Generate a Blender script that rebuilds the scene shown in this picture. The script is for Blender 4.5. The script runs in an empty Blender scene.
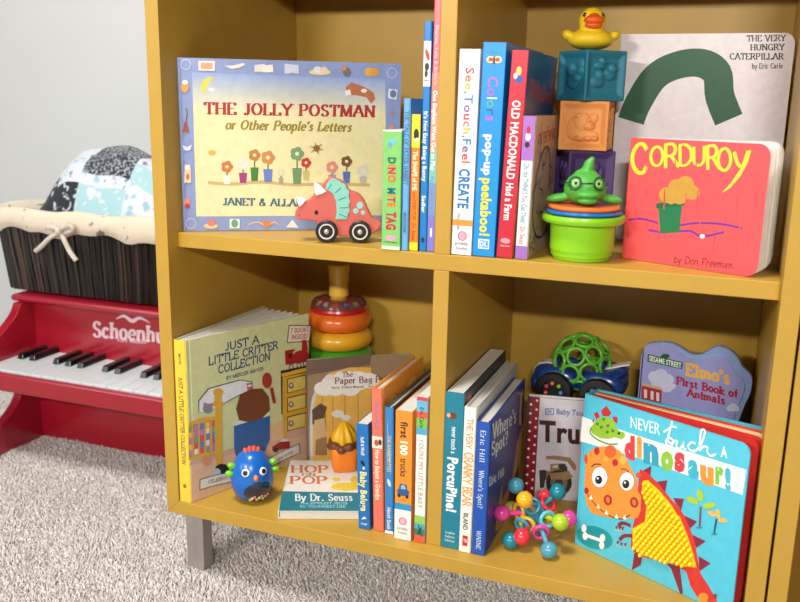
import bpy, bmesh, math, random
import numpy as np
from mathutils import Vector, Matrix, Euler
from math import sin, cos, pi, radians
random.seed(7); np.random.seed(7)
S = bpy.context.scene
COL = S.collection

# ------------------------------------------------------------------ camera
F = 862.4                                       # focal length in pixels of the 800 x 602 frame
CP = Vector((.6409, -.8582, .5249)); YAW, PIT, ROL = -.3606, -.2274, .0189
_fw = Vector((sin(YAW)*cos(PIT), cos(YAW)*cos(PIT), sin(PIT)))
_ri = Vector((cos(YAW), -sin(YAW), 0)); _up = _ri.cross(_fw)
_R = _ri*cos(ROL) + _up*sin(ROL); _U = _up*cos(ROL) - _ri*sin(ROL)
cd = bpy.data.cameras.new('camera'); cam = bpy.data.objects.new('camera', cd); COL.objects.link(cam)
m = Matrix((( _R.x, _U.x, -_fw.x, CP.x), (_R.y, _U.y, -_fw.y, CP.y), (_R.z, _U.z, -_fw.z, CP.z), (0, 0, 0, 1)))
cam.matrix_world = m
cd.sensor_width = 36; cd.lens = F*36/800; cd.clip_start = .05
cd.dof.use_dof = True; cd.dof.focus_distance = 1.02; cd.dof.aperture_fstop = (cd.lens/1000)/.0058
S.camera = cam

# ------------------------------------------------------------------ world, lights, exposure
w = bpy.data.worlds.new('room_light'); S.world = w; w.use_nodes = True
w.node_tree.nodes['Background'].inputs[0].default_value = (.86, .93, 1, 1)
w.node_tree.nodes['Background'].inputs[1].default_value = .035
def area(name, loc, target, sx, sy, power, color):
    l = bpy.data.lights.new(name, 'AREA'); l.shape = 'RECTANGLE'; l.size = sx; l.size_y = sy
    l.energy = power; l.color = color
    o = bpy.data.objects.new(name, l); COL.objects.link(o); o.location = loc
    o.rotation_euler = (Vector(target)-Vector(loc)).to_track_quat('-Z', 'Y').to_euler()
    return o
# two narrow horizontal lamps across the room, a little above the shelf's height
area('strip_lamp', (.95, -1.93, 1.075), (.33, .1, .33), .35, .04, 22, (1, .97, .9))
area('strip_lamp', (-.25, -1.93, 1.075), (.33, .1, .33), .35, .04, 20, (1, .93, .82))
# the ceiling lamp over the carpet in front of the shelf
area('ceiling_lamp', (0, -.7, 2.3), (0, -.6, 0), .5, .5, 46, (1, .96, .9))
# a tall window further along the wall opposite, to the left
area('window_daylight', (-2.4, -3.0, 1.5), (-.1, .2, .2), 1.4, 1.5, 27, (.84, .93, 1))
S.view_settings.view_transform = 'Standard'; S.view_settings.look = 'None'
S.view_settings.exposure = 0.0; S.view_settings.gamma = 1; S.view_settings.use_curve_mapping = False

# ------------------------------------------------------------------ pixel -> point (a point on a known plane)
def ray(u, v): return _fw + _R*((u-400)/F) + _U*((301-v)/F)
def on(u, v, p, n):
    d = ray(u, v); return CP + d*((Vector(p)-CP).dot(n)/d.dot(n))
def pz(u, v, z): return on(u, v, (0, 0, z), Vector((0, 0, 1)))
def py(u, v, y): return on(u, v, (0, y, 0), Vector((0, 1, 0)))
def pxx(u, v, x): return on(u, v, (x, 0, 0), Vector((1, 0, 0)))
def crop(x0, y0, s): return lambda pts: [(x0+a/s, y0+b/s) for a, b in pts]

# ------------------------------------------------------------------ materials
def lin(c): return tuple(((x/255)/12.92 if x/255 <= .04045 else ((x/255+.055)/1.055)**2.4) for x in c[:3]) + (1,)
MATS = {}
def mat(c, rough=.5, metal=0, coat=0, var=.04, vs=60, bump=0, bs=300, trans=0, spec=.5, key=None, sheen=0, sss=0):
    k = (tuple(c), rough, metal, coat, var, vs, bump, bs, trans, spec, key, sheen, sss)
    if k in MATS: return MATS[k]
    M = bpy.data.materials.new('paint_%d_%d_%d' % tuple(int(x) for x in c[:3])); M.use_nodes = True
    nt = M.node_tree; b = nt.nodes['Principled BSDF']; L = nt.links.new
    b.inputs['Roughness'].default_value = rough; b.inputs['Metallic'].default_value = metal
    b.inputs['Coat Weight'].default_value = coat; b.inputs['Coat Roughness'].default_value = .12
    b.inputs['Specular IOR Level'].default_value = spec; b.inputs['Transmission Weight'].default_value = trans
    b.inputs['Sheen Weight'].default_value = sheen
    if sss:
        b.inputs['Subsurface Weight'].default_value = sss; b.inputs['Subsurface Radius'].default_value = (.004, .003, .002)
    b.inputs['Base Color'].default_value = lin(c)
    if var or bump:
        tc = nt.nodes.new('ShaderNodeTexCoord')
    if var:
        n = nt.nodes.new('ShaderNodeTexNoise'); n.inputs['Scale'].default_value = vs; n.inputs['Detail'].default_value = 3
        r = nt.nodes.new('ShaderNodeValToRGB'); L(tc.outputs['Object'], n.inputs['Vector']); L(n.outputs['Fac'], r.inputs[0])
        e = r.color_ramp.elements; lc = lin(c)
        e[0].position = .3; e[1].position = .7
        e[0].color = tuple(x*(1-var) for x in lc[:3])+(1,); e[1].color = tuple(min(1, x*(1+var)) for x in lc[:3])+(1,)
        L(r.outputs[0], b.inputs['Base Color'])
    if bump:
        n2 = nt.nodes.new('ShaderNodeTexNoise'); n2.inputs['Scale'].default_value = bs; n2.inputs['Detail'].default_value = 2
        bp = nt.nodes.new('ShaderNodeBump'); bp.inputs['Strength'].default_value = bump; bp.inputs['Distance'].default_value = .001
        L(tc.outputs['Object'], n2.inputs['Vector']); L(n2.outputs['Fac'], bp.inputs['Height']); L(bp.outputs[0], b.inputs['Normal'])
    MATS[k] = M; return M
def ink(c): return mat(c, .38, var=.05, vs=120, coat=.15)
def gloss(c): return mat(c, .28, var=.02, coat=.2)
def rubber(c): return mat(c, .45, var=.03)
def stripes(c1, c2, scale, axis='X', rough=.6):
    k = ('st', c1, c2, scale, axis)
    if k in MATS: return MATS[k]
    M = bpy.data.materials.new('page_edges'); M.use_nodes = True; nt = M.node_tree; b = nt.nodes['Principled BSDF']; L = nt.links.new
    b.inputs['Roughness'].default_value = rough
    tc = nt.nodes.new('ShaderNodeTexCoord'); wv = nt.nodes.new('ShaderNodeTexWave'); wv.bands_direction = axis
    wv.inputs['Scale'].default_value = scale; wv.inputs['Distortion'].default_value = 1.2; wv.inputs['Detail'].default_value = 2
    r = nt.nodes.new('ShaderNodeValToRGB'); r.color_ramp.elements[0].color = lin(c1); r.color_ramp.elements[1].color = lin(c2)
    L(tc.outputs['Object'], wv.inputs['Vector']); L(wv.outputs['Fac'], r.inputs[0]); L(r.outputs[0], b.inputs['Base Color'])
    MATS[k] = M; return M

# ------------------------------------------------------------------ mesh helpers
class MB:
    def __init__(s): s.v = []; s.f = []; s.m = []; s.mats = []
    def mi(s, mt):
        if mt not in s.mats: s.mats.append(mt)
        return s.mats.index(mt)
    def add(s, v, f, mt, X=None):
        b = len(s.v); k = s.mi(mt)
        s.v += [tuple(X @ Vector(p)) if X is not None else tuple(p) for p in v]
        s.f += [tuple(b+i for i in q) for q in f]; s.m += [k]*len(f)
    def box(s, x0, x1, y0, y1, z0, z1, mt, X=None):
        s.add([(x0,y0,z0),(x1,y0,z0),(x1,y1,z0),(x0,y1,z0),(x0,y0,z1),(x1,y0,z1),(x1,y1,z1),(x0,y1,z1)],
              [(0,3,2,1),(4,5,6,7),(0,1,5,4),(1,2,6,5),(2,3,7,6),(3,0,4,7)], mt, X)
    def prism(s, pts, d0, d1, mt, X=None, side=None):
        """outline pts (a,b) ccw seen from +c; extruded from c=d0 to c=d1 as (a,b,c)"""
        n = len(pts)
        ar = sum(pts[i][0]*pts[(i+1)%n][1]-pts[(i+1)%n][0]*pts[i][1] for i in range(n))
        if ar < 0: pts = pts[::-1]
        v = [(a, b, d0) for a, b in pts]+[(a, b, d1) for a, b in pts]
        s.add(v, [tuple(range(n-1, -1, -1)), tuple(range(n, 2*n))], mt, X)
        b = len(s.v)-2*n; k = s.mi(side or mt)
        for i in range(n):
            j = (i+1) % n; s.f.append((b+i, b+j, b+n+j, b+n+i)); s.m.append(k)
    def lathe(s, prof, mt, seg=32, X=None, cap=True):
        v = []; f = []
        for r, z in prof:
            for k in range(seg): a = 2*pi*k/seg; v.append((r*cos(a), r*sin(a), z))
        for i in range(len(prof)-1):
            for k in range(seg): l = (k+1) % seg; f.append((i*seg+k, i*seg+l, (i+1)*seg+l, (i+1)*seg+k))
        if cap:
            if prof[0][0] > 1e-6: f.append(tuple(range(seg-1, -1, -1)))
            if prof[-1][0] > 1e-6: f.append(tuple((len(prof)-1)*seg+k for k in range(seg)))
        s.add(v, f, mt, X)
    def ball(s, c, r, mt, X=None, seg=20, rings=12, sc=(1,1,1)):
        v = [(0,0,-1)]; f = []
        for i in range(1, rings):
            t = -pi/2+pi*i/rings
            for k in range(seg): a = 2*pi*k/seg; v.append((cos(t)*cos(a), cos(t)*sin(a), sin(t)))
        v.append((0,0,1)); e = len(v)-1
        for k in range(seg):
            l = (k+1) % seg; f.append((0, 1+l, 1+k)); f.append((e, e-seg+k, e-seg+l))
        for i in range(rings-2):
            for k in range(seg): l = (k+1) % seg; a = 1+i*seg; f.append((a+k, a+l, a+seg+l, a+seg+k))
        v = [(c[0]+p[0]*r*sc[0], c[1]+p[1]*r*sc[1], c[2]+p[2]*r*sc[2]) for p in v]
        s.add(v, f, mt, X)
    def torus(s, R, r, mt, X=None, seg=32, mn=12, fl=1.):
        v = []; f = []
        for i in range(seg):
            a = 2*pi*i/seg
            for j in range(mn): b = 2*pi*j/mn; q = R+r*cos(b); v.append((q*cos(a), q*sin(a), r*sin(b)*fl))
        for i in range(seg):
            for j in range(mn):
                i2 = (i+1) % seg; j2 = (j+1) % mn; f.append((i*mn+j, i2*mn+j, i2*mn+j2, i*mn+j2))
        s.add(v, f, mt, X)
    def tube(s, pts, r, mt, n=8, X=None, r1=None):
        P = [Vector(p) for p in pts]; v = []; f = []; up = Vector((.3, .2, 1)).normalized()
        for i, p in enumerate(P):
            t = (P[min(i+1, len(P)-1)]-P[max(i-1, 0)]).normalized()
            a = t.cross(up)
            if a.length < .05: a = t.cross(Vector((1, 0, 0)))
            a.normalize(); b = t.cross(a)
            rr = r if r1 is None else r+(r1-r)*i/(len(P)-1)
            for k in range(n): q = 2*pi*k/n; v.append(tuple(p+(a*cos(q)+b*sin(q))*rr))
        for i in range(len(P)-1):
            for k in range(n): l = (k+1) % n; f.append((i*n+k, i*n+l, (i+1)*n+l, (i+1)*n+k))
        f.append(tuple(range(n-1, -1, -1))); f.append(tuple((len(P)-1)*n+k for k in range(n)))
        s.add(v, f, mt, X)
    def build(s, name, parent=None, smooth=None, bevel=0, bseg=2, fix=False):
        me = bpy.data.meshes.new(name); me.from_pydata(s.v, [], s.f); me.update()
        for k in s.mats: me.materials.append(k)
        me.polygons.foreach_set('material_index', s.m)
        if fix:
            bm = bmesh.new(); bm.from_mesh(me); bmesh.ops.recalc_face_normals(bm, faces=bm.faces); bm.to_mesh(me); bm.free()
        if smooth:
            me.polygons.foreach_set('use_smooth', [True]*len(me.polygons))
            me.set_sharp_from_angle(angle=radians(smooth))
        o = bpy.data.objects.new(name, me); COL.objects.link(o)
        if parent is not None: o.parent = parent
        if bevel:
            q = o.modifiers.new('bevel', 'BEVEL'); q.width = bevel; q.segments = bseg; q.limit_method = 'ANGLE'; q.angle_limit = radians(40)
        return o
def onebox(name, parent, dims, mt, bevel=0, X=None, smooth=None):
    b = MB(); b.box(*dims, mt, X); return b.build(name, parent, bevel=bevel, smooth=smooth)
def tag(o, label=None, cat=None, group=None, kind=None):
    if label: o['label'] = label
    if cat: o['category'] = cat
    if group: o['group'] = group
    if kind: o['kind'] = kind
    return o
def thing(name, label, cat, M=None, group=None):
    o = bpy.data.objects.new(name, None); COL.objects.link(o); o.empty_display_size = .02
    o.matrix_world = M if M is not None else Matrix.Identity(4)
    return tag(o, label, cat, group)
def T(x, y, z): return Matrix.Translation((x, y, z))
def Rz(a): return Matrix.Rotation(a, 4, 'Z')
def Rx(a): return Matrix.Rotation(a, 4, 'X')
def Ry(a): return Matrix.Rotation(a, 4, 'Y')
def facing(p, n):
    """matrix whose +Z points along n, at p"""
    return Matrix.Translation(p) @ Vector(n).to_track_quat('Z', 'Y').to_matrix().to_4x4()
def blob(name, parts, mt, parent, voxel=.0012, smooth=6):
    """one continuous body grown from overlapping ellipsoids (centre, radii[, rotation])"""
    b = MB()
    for p in parts:
        c, r = p[0], p[1]; X = Matrix.Translation(c)
        if len(p) > 2: X = X @ Euler(p[2]).to_matrix().to_4x4()
        b.ball((0,0,0), 1, mt, X, 24, 14, r)
    o = b.build(name, parent)
    q = o.modifiers.new('merge', 'REMESH'); q.mode = 'VOXEL'; q.voxel_size = voxel; q.use_smooth_shade = True
    q = o.modifiers.new('soften', 'SMOOTH'); q.factor = .5; q.iterations = smooth
    return o

# ------------------------------------------------------------------ stroke lettering (drawn serif and brush letters)
GL = {
'A':'.9|0,0 .45,1|.45,1 .9,0|.17,.36 .73,.36','B':'.75|.1,0 .1,1|~.1,1 .45,1 .62,.76 .45,.53 .1,.53|~.1,.53 .5,.53 .7,.27 .5,0 .1,0',
'C':'.82|~.78,.78 .6,.97 .35,.97 .12,.75 .06,.5 .12,.25 .35,.03 .6,.03 .78,.22','D':'.85|.1,0 .1,1|~.1,1 .45,1 .74,.77 .79,.5 .74,.23 .45,0 .1,0',
'E':'.72|.1,0 .1,1|.1,1 .65,1 .65,.82|.1,.52 .52,.52|.1,0 .68,0 .68,.2','F':'.68|.1,0 .1,1|.1,1 .65,1 .65,.8|.1,.52 .52,.52',
'G':'.86|~.78,.78 .6,.97 .35,.97 .12,.75 .06,.5 .12,.25 .35,.03 .6,.03 .76,.2|.76,0 .76,.42|.52,.42 .86,.42',
'H':'.88|.1,0 .1,1|.76,0 .76,1|.1,.5 .76,.5','I':'.34|.17,0 .17,1','J':'.55|~.4,1 .4,.6 .4,.25 .32,.04 .16,.02 .05,.15',
'K':'.84|.1,0 .1,1|.72,1 .12,.42|.32,.6 .8,0','L':'.68|.1,0 .1,1|.1,0 .64,0 .64,.22','M':'1.05|.1,0 .13,1|.13,1 .52,.05|.52,.05 .92,1|.92,1 .94,0',
'N':'.9|.1,0 .1,1|.1,1 .78,0|.78,0 .78,1','O':'.9|~.45,.98 .18,.84 .06,.5 .18,.16 .45,.02 .72,.16 .84,.5 .72,.84 .45,.98',
'P':'.74|.1,0 .1,1|~.1,1 .48,1 .68,.75 .48,.48 .1,.48','R':'.82|.1,0 .1,1|~.1,1 .48,1 .66,.76 .48,.5 .1,.5|.4,.5 .8,0',
'S':'.68|~.6,.8 .45,.97 .25,.96 .1,.78 .2,.58 .5,.43 .62,.24 .5,.04 .25,.02 .06,.2','T':'.8|.4,0 .4,1|.03,.8 .03,1 .77,1 .77,.8',
'U':'.88|~.1,1 .1,.55 .14,.18 .42,.01 .7,.18 .76,.55 .76,1','V':'.86|0,1 .43,0|.43,0 .86,1','W':'1.2|0,1 .3,0|.3,0 .6,1|.6,1 .9,0|.9,0 1.2,1',
'X':'.8|0,0 .8,1|0,1 .8,0','Y':'.84|0,1 .42,.48|.42,.48 .84,1|.42,.48 .42,0','Z':'.7|.05,1 .65,1|.65,1 .05,0|.05,0 .68,0',
'a':'.6|~.08,.52 .25,.64 .42,.55 .44,.35 .44,.1 .56,.02|~.44,.38 .15,.34 .06,.16 .2,.01 .44,.14','b':'.62|.1,0 .1,1|~.1,.45 .3,.65 .52,.5 .52,.15 .3,0 .1,.15',
'c':'.54|~.5,.5 .3,.65 .1,.5 .06,.32 .1,.12 .3,0 .5,.14','d':'.64|.52,0 .52,1|~.52,.45 .3,.65 .1,.5 .1,.15 .3,0 .52,.15',
'e':'.56|~.08,.34 .5,.36 .46,.57 .28,.65 .1,.5 .06,.32 .1,.12 .3,0 .5,.12','f':'.42|~.42,.92 .3,1 .2,.85 .2,.5 .2,0|.04,.62 .38,.62',
'g':'.6|~.48,.5 .28,.65 .08,.45 .1,.2 .28,.08 .48,.25|~.48,.64 .48,.1 .44,-.2 .22,-.28 .06,-.15','h':'.66|.1,0 .1,1|~.1,.42 .3,.64 .5,.55 .54,.3 .54,0',
'i':'.3|.15,0 .15,.64|.15,.82 .15,.92','k':'.6|.1,0 .1,1|.52,.64 .1,.26|.24,.38 .56,0','l':'.3|.15,0 .15,1',
'm':'.98|.1,0 .1,.64|~.1,.42 .28,.64 .46,.52 .48,.3 .48,0|~.48,.42 .66,.64 .84,.52 .86,.3 .86,0','n':'.66|.1,0 .1,.64|~.1,.42 .3,.64 .5,.55 .54,.3 .54,0',
'o':'.6|~.3,.65 .1,.53 .06,.32 .1,.12 .3,0 .5,.12 .54,.32 .5,.53 .3,.65','p':'.62|.1,-.3 .1,.64|~.1,.45 .3,.65 .52,.5 .52,.15 .3,0 .1,.15',
'r':'.46|.1,0 .1,.64|~.1,.4 .25,.62 .42,.58','s':'.48|~.42,.52 .25,.65 .1,.5 .22,.36 .38,.24 .36,.06 .2,0 .04,.12','t':'.42|~.18,.86 .18,.4 .18,.1 .3,.0 .4,.08|.04,.62 .38,.62',
'u':'.66|~.1,.64 .1,.3 .16,.06 .32,0 .52,.2|.52,0 .52,.64','v':'.58|0,.64 .29,0|.29,0 .58,.64','w':'.84|0,.64 .21,0|.21,0 .42,.64|.42,.64 .63,0|.63,0 .84,.64',
'y':'.6|.02,.64 .3,0|.58,.64 .3,0 .14,-.28',' ':'.4',"'":'.22|.12,1 .09,.76','!':'.3|.15,.3 .15,1|.15,0 .15,.1','.':'.26|.12,0 .12,.1','&':'.92|~.85,0 .5,.4 .25,.75 .4,.97 .56,.8 .4,.6 .12,.4 .08,.15 .3,0 .55,.08 .8,.45',
'?':'.6|~.06,.78 .16,.96 .36,.98 .52,.8 .44,.6 .28,.45 .28,.28|.28,0 .28,.1',
'7':'.6|.05,1 .58,1|.58,1 .22,0',
}
def _cat(pts, closed):
    out = []; n = len(pts)
    if closed: pts = pts[:-1]; n -= 1
    rng = n if closed else n-1
    for i in range(rng):
        g = (lambda k: pts[k % n]) if closed else (lambda k: pts[max(0, min(n-1, k))])
        p0, p1, p2, p3 = g(i-1), g(i), g(i+1), g(i+2)
        for k in range(5):
            t = k/5
            out.append(tuple(.5*((2*p1[d])+(-p0[d]+p2[d])*t+(2*p0[d]-5*p1[d]+4*p2[d]-p3[d])*t*t+(-p0[d]+3*p1[d]-3*p2[d]+p3[d])*t**3) for d in range(len(p1))))
    out.append(pts[0] if closed else pts[-1]); return out
_PG = {}
def glyph(ch):
    if ch not in _PG:
        a = GL[ch if ch in GL else ch.upper() if ch.upper() in GL else 'I'].split('|'); st = []
        for q in a[1:]:
            c = q[0] == '~'; p = [tuple(map(float, z.split(','))) for z in q.lstrip('~').split()]
            st.append((c, _cat(p, p[0] == p[-1] and len(p) > 3) if c else p))
        _PG[ch] = (float(a[0]), st)
    return _PG[ch]
def stroke_quads(ch, thick, thin, serif):
    """polygons of one letter, in cap-height units"""
    wd, st = glyph(ch); out = []
    for curved, p in st:
        if curved:
            A_, B_ = [], []; cl = p[0] == p[-1]
            for i in range(len(p)):
                a, c = (p[i-1] if i else (p[-2] if cl else p[0])), (p[i+1] if i < len(p)-1 else (p[1] if cl else p[-1]))
                dx, dy = c[0]-a[0], c[1]-a[1]; L = math.hypot(dx, dy) or 1; wv = (thin+(thick-thin)*abs(dy)/L)/2
                A_.append((p[i][0]-dy/L*wv, p[i][1]+dx/L*wv)); B_.append((p[i][0]+dy/L*wv, p[i][1]-dx/L*wv))
            out.append([[A_[i], B_[i], B_[i+1], A_[i+1]] for i in range(len(p)-1)])
        for i in range(len(p)-1 if not curved else 0):
            (x0, y0), (x1, y1) = p[i], p[i+1]; dx, dy = x1-x0, y1-y0; L = math.hypot(dx, dy)
            if L < 1e-6: continue
            wv = (thin+(thick-thin)*abs(dy)/L)/2; nx, ny = -dy/L*wv, dx/L*wv; ex, ey = dx/L*thin*.45, dy/L*thin*.45
            out.append([[(x0+nx-ex, y0+ny-ey), (x0-nx-ex, y0-ny-ey), (x1-nx+ex, y1-ny+ey), (x1+nx+ex, y1+ny+ey)]])
        if serif:
            for (x, y), (xx, yy) in ((p[0], p[1]), (p[-1], p[-2])):
                if abs(yy-y) > abs(xx-x)*.8 and (abs(y) < .02 or abs(y-1) < .02 or abs(y-.64) < .02 or y < -.25) and not (curved and abs(y) < .02):
                    s = thick*.5+serif; t = thin*.75; yb = min(max(y, y), 9)
                    lo = y-0 if y < .5 and y > -.1 else y-t
                    out.append([[(x-s, lo), (x+s, lo), (x+s, lo+t), (x-s, lo+t)]])
    return wd, out

# default-font lettering: flat mesh of a string
_TC = {}
def font_mesh(body, bold):
    k = (body, bold)
    if k in _TC: return _TC[k]
    c = bpy.data.curves.new('lettering', 'FONT'); c.body = body; c.size = 1; c.offset = bold; c.resolution_u = 2; c.fill_mode = 'FRONT'
    c.space_character = 1+bold*2
    o = bpy.data.objects.new('lettering', c); COL.objects.link(o)
    dg = bpy.context.evaluated_depsgraph_get(); me = o.evaluated_get(dg).to_mesh()
    v = [tuple(q.co)[:2] for q in me.vertices]; f = [tuple(q.vertices) for q in me.polygons]
    o.evaluated_get(dg).to_mesh_clear(); bpy.data.objects.remove(o); bpy.data.curves.remove(c)
    _TC[k] = (v, f); return _TC[k]
CAPH = max(p[1] for p in font_mesh('H', 0)[0])

class Art:
    """print on a flat face of a thing: U to the right, V up, seen from outside"""
    def __init__(s, M, org, U, V):
        s.o = Vector(org); s.u = Vector(U).normalized(); s.v = Vector(V).normalized(); s.n = s.u.cross(s.v)
        s.M = M; s.k = 0; s.pr = []; s.txt = MB(); s.tx = []
    def px(s, u, v):
        p = s.M @ s.o; n = (s.M.to_3x3() @ s.n)
        h = s.M.inverted() @ on(u, v, p, n); d = h-s.o; return (d.dot(s.u), d.dot(s.v))
    def pp(s, pts): return [s.px(*p) for p in pts]
    def loc(s, p, k=None): return tuple(s.o+s.u*p[0]+s.v*p[1]+s.n*(.00010+.000005*(s.k if k is None else k)))
    def _prim(s, pts, f, c):
        b = MB(); b.add([s.loc(p) for p in pts], f, ink(c)); s.k += 1
        s.pr.append(([min(p[0] for p in pts), max(p[0] for p in pts), min(p[1] for p in pts), max(p[1] for p in pts)], b))
    def poly(s, pts, c, txt=False):
        n = len(pts); ar = sum(pts[i][0]*pts[(i+1)%n][1]-pts[(i+1)%n][0]*pts[i][1] for i in range(n))
        if ar < 0: pts = pts[::-1]
        s._prim(pts, [tuple(range(n))], c)
    def P(s, pts, c): s.poly(s.pp(pts), c)
    def ell(s, cx, cy, rx, ry, c, rot=0, n=20, a0=0, a1=2*pi):
        s.poly([(cx+rx*cos(a)*cos(rot)-ry*sin(a)*sin(rot), cy+rx*cos(a)*sin(rot)+ry*sin(a)*cos(rot)) for a in [a0+(a1-a0)*i/n for i in range(n)]], c)
    def E(s, cx, cy, rx, ry, c, rot=0, n=20):          # ellipse traced in pixels
        s.P([(cx+rx*cos(a)*cos(rot)-ry*sin(a)*sin(rot), cy+rx*cos(a)*sin(rot)+ry*sin(a)*cos(rot)) for a in [2*pi*i/n for i in range(n)]], c)
    def line(s, pts, wd, c, taper=False, txt=False):
        P = [Vector(p) for p in pts]; L = []; R = []
        for i, p in enumerate(P):
            t = (P[min(i+1, len(P)-1)]-P[max(i-1, 0)]).normalized(); n = Vector((-t.y, t.x))
            q = wd/2*(1 if not taper else max(.15, sin(pi*(i+.5)/len(P))))
            L.append(tuple(p+n*q)); R.append(tuple(p-n*q))
        n = len(L); s._prim(L+R, [(i, n+i, n+i+1, i+1) for i in range(n-1)], c)
    def Ln(s, pts, wd, c, taper=False, curve=True):     # line traced in pixels, width in pixels
        q = _cat(pts, False) if curve and len(pts) > 2 else pts
        a = Vector(s.px(*q[0])); b = Vector(s.px(q[0][0]+1, q[0][1])); s.line(s.pp(q), wd*(b-a).length, c, taper)
    def _put(s, v, f, p0, ux, uy, c):
        s.txt.add([s.loc((p0[0]+a*ux[0]+b*uy[0], p0[1]+a*ux[1]+b*uy[1])) for a, b in v], f, ink(c)); s.k += 1
    def text(s, body, p0, p1, h, c, bold=.022, up=None, fit=True, font=None, shear=0):
        """baseline p0 -> p1 in face units, cap height h; letters as mesh. font: None default, or (thick, thin, serif)"""
        p0 = Vector(p0); p1 = Vector(p1); d = (p1-p0); L = d.length; d.normalize()
        up = Vector(up) if up is not None else Vector((-d.y, d.x))*h
        cols = c if isinstance(c, list) else [c]
        s.txt = MB(); s.tx.append(s.txt)
        if font is None:
            if len(cols) == 1:
                v, f = font_mesh(body, bold); x0 = min(p[0] for p in v); x1 = max(p[0] for p in v)
                k = L/(x1-x0); s._put([((a-x0)*k+shear*b, b/CAPH) for a, b in v], f, p0, d, up, cols[0]); return
            ws = []; x = 0
            for ch in body:
                if ch == ' ': ws.append((x, None)); x += .3; continue
                v, f = font_mesh(ch, bold); xs = [p[0] for p in v]; ws.append((x-min(xs), (v, f))); x += max(xs)-min(xs)+.09
            k = L/(x-.09)
            for i, (xo, g) in enumerate(ws):
                if g: s._put([((a+xo)*k, b/CAPH) for a, b in g[0]], g[1], p0, d, up, cols[i % len(cols)])
            return
        th, tn, sf = font; x = 0; G = []; kmax = s.k
        for ch in body:
            wd, q = stroke_quads(ch, th, tn, sf); G.append((x, q)); x += wd+.1+sf*.6
        k = L/max(.01, x-.1)
        for i, (xo, q) in enumerate(G):
            k0 = s.k
            for piece in q:                              # each stroke of a letter lies a hair above the one before
                v = []; f = []
                for poly in piece:
                    f.append(tuple(range(len(v), len(v)+len(poly)))); v += [((a+xo)*k+shear*b*up.length, b) for a, b in poly]
                s._put(v, f, p0, d, up, cols[i % len(cols)])
            kmax = max(kmax, s.k); s.k = k0
        s.k = kmax
    def Tx(s, body, a, b, h, c, lean=0, **k):                   # baseline a -> b in pixels, cap height in pixels
        p0 = Vector(s.px(*a)); p1 = Vector(s.px(*b)); dx = b[0]-a[0]; dy = b[1]-a[1]; L = math.hypot(dx, dy)
        up = Vector(s.px(a[0]+lean, a[1]-h))-p0
        s.text(body, p0, p1, 0, c, up=up, **k)
    def down(s, body, x, ztop, zbot, h, c, **k):        # spine lettering: reads downwards, tops of letters to the right
        s.text(body, (x-h/2, ztop), (x-h/2, zbot), h, c, up=(h, 0), **k)
    def build(s, parent, pic='cover_picture', txt='title_lettering'):
        cl = []                                         # motifs printed apart from each other are pieces of their own
        for bb, b in s.pr:
            hit = [c for c in cl if any(bb[0] < q[1] and q[0] < bb[1] and bb[2] < q[3] and q[2] < bb[3] for q, _ in c)]
            new = [(bb, b)]
            for c in hit: cl.remove(c); new = c+new
            cl.append(new)
        if len(cl) > 8: cl = [[x for c in cl for x in c]]
        for c in cl:
            m_ = MB()
            for _, b in c: m_.add(b.v, b.f, b.mats[0])
            m_.build(pic, parent)
        for q in s.tx:
            if q.f: q.build(txt, parent)

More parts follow.
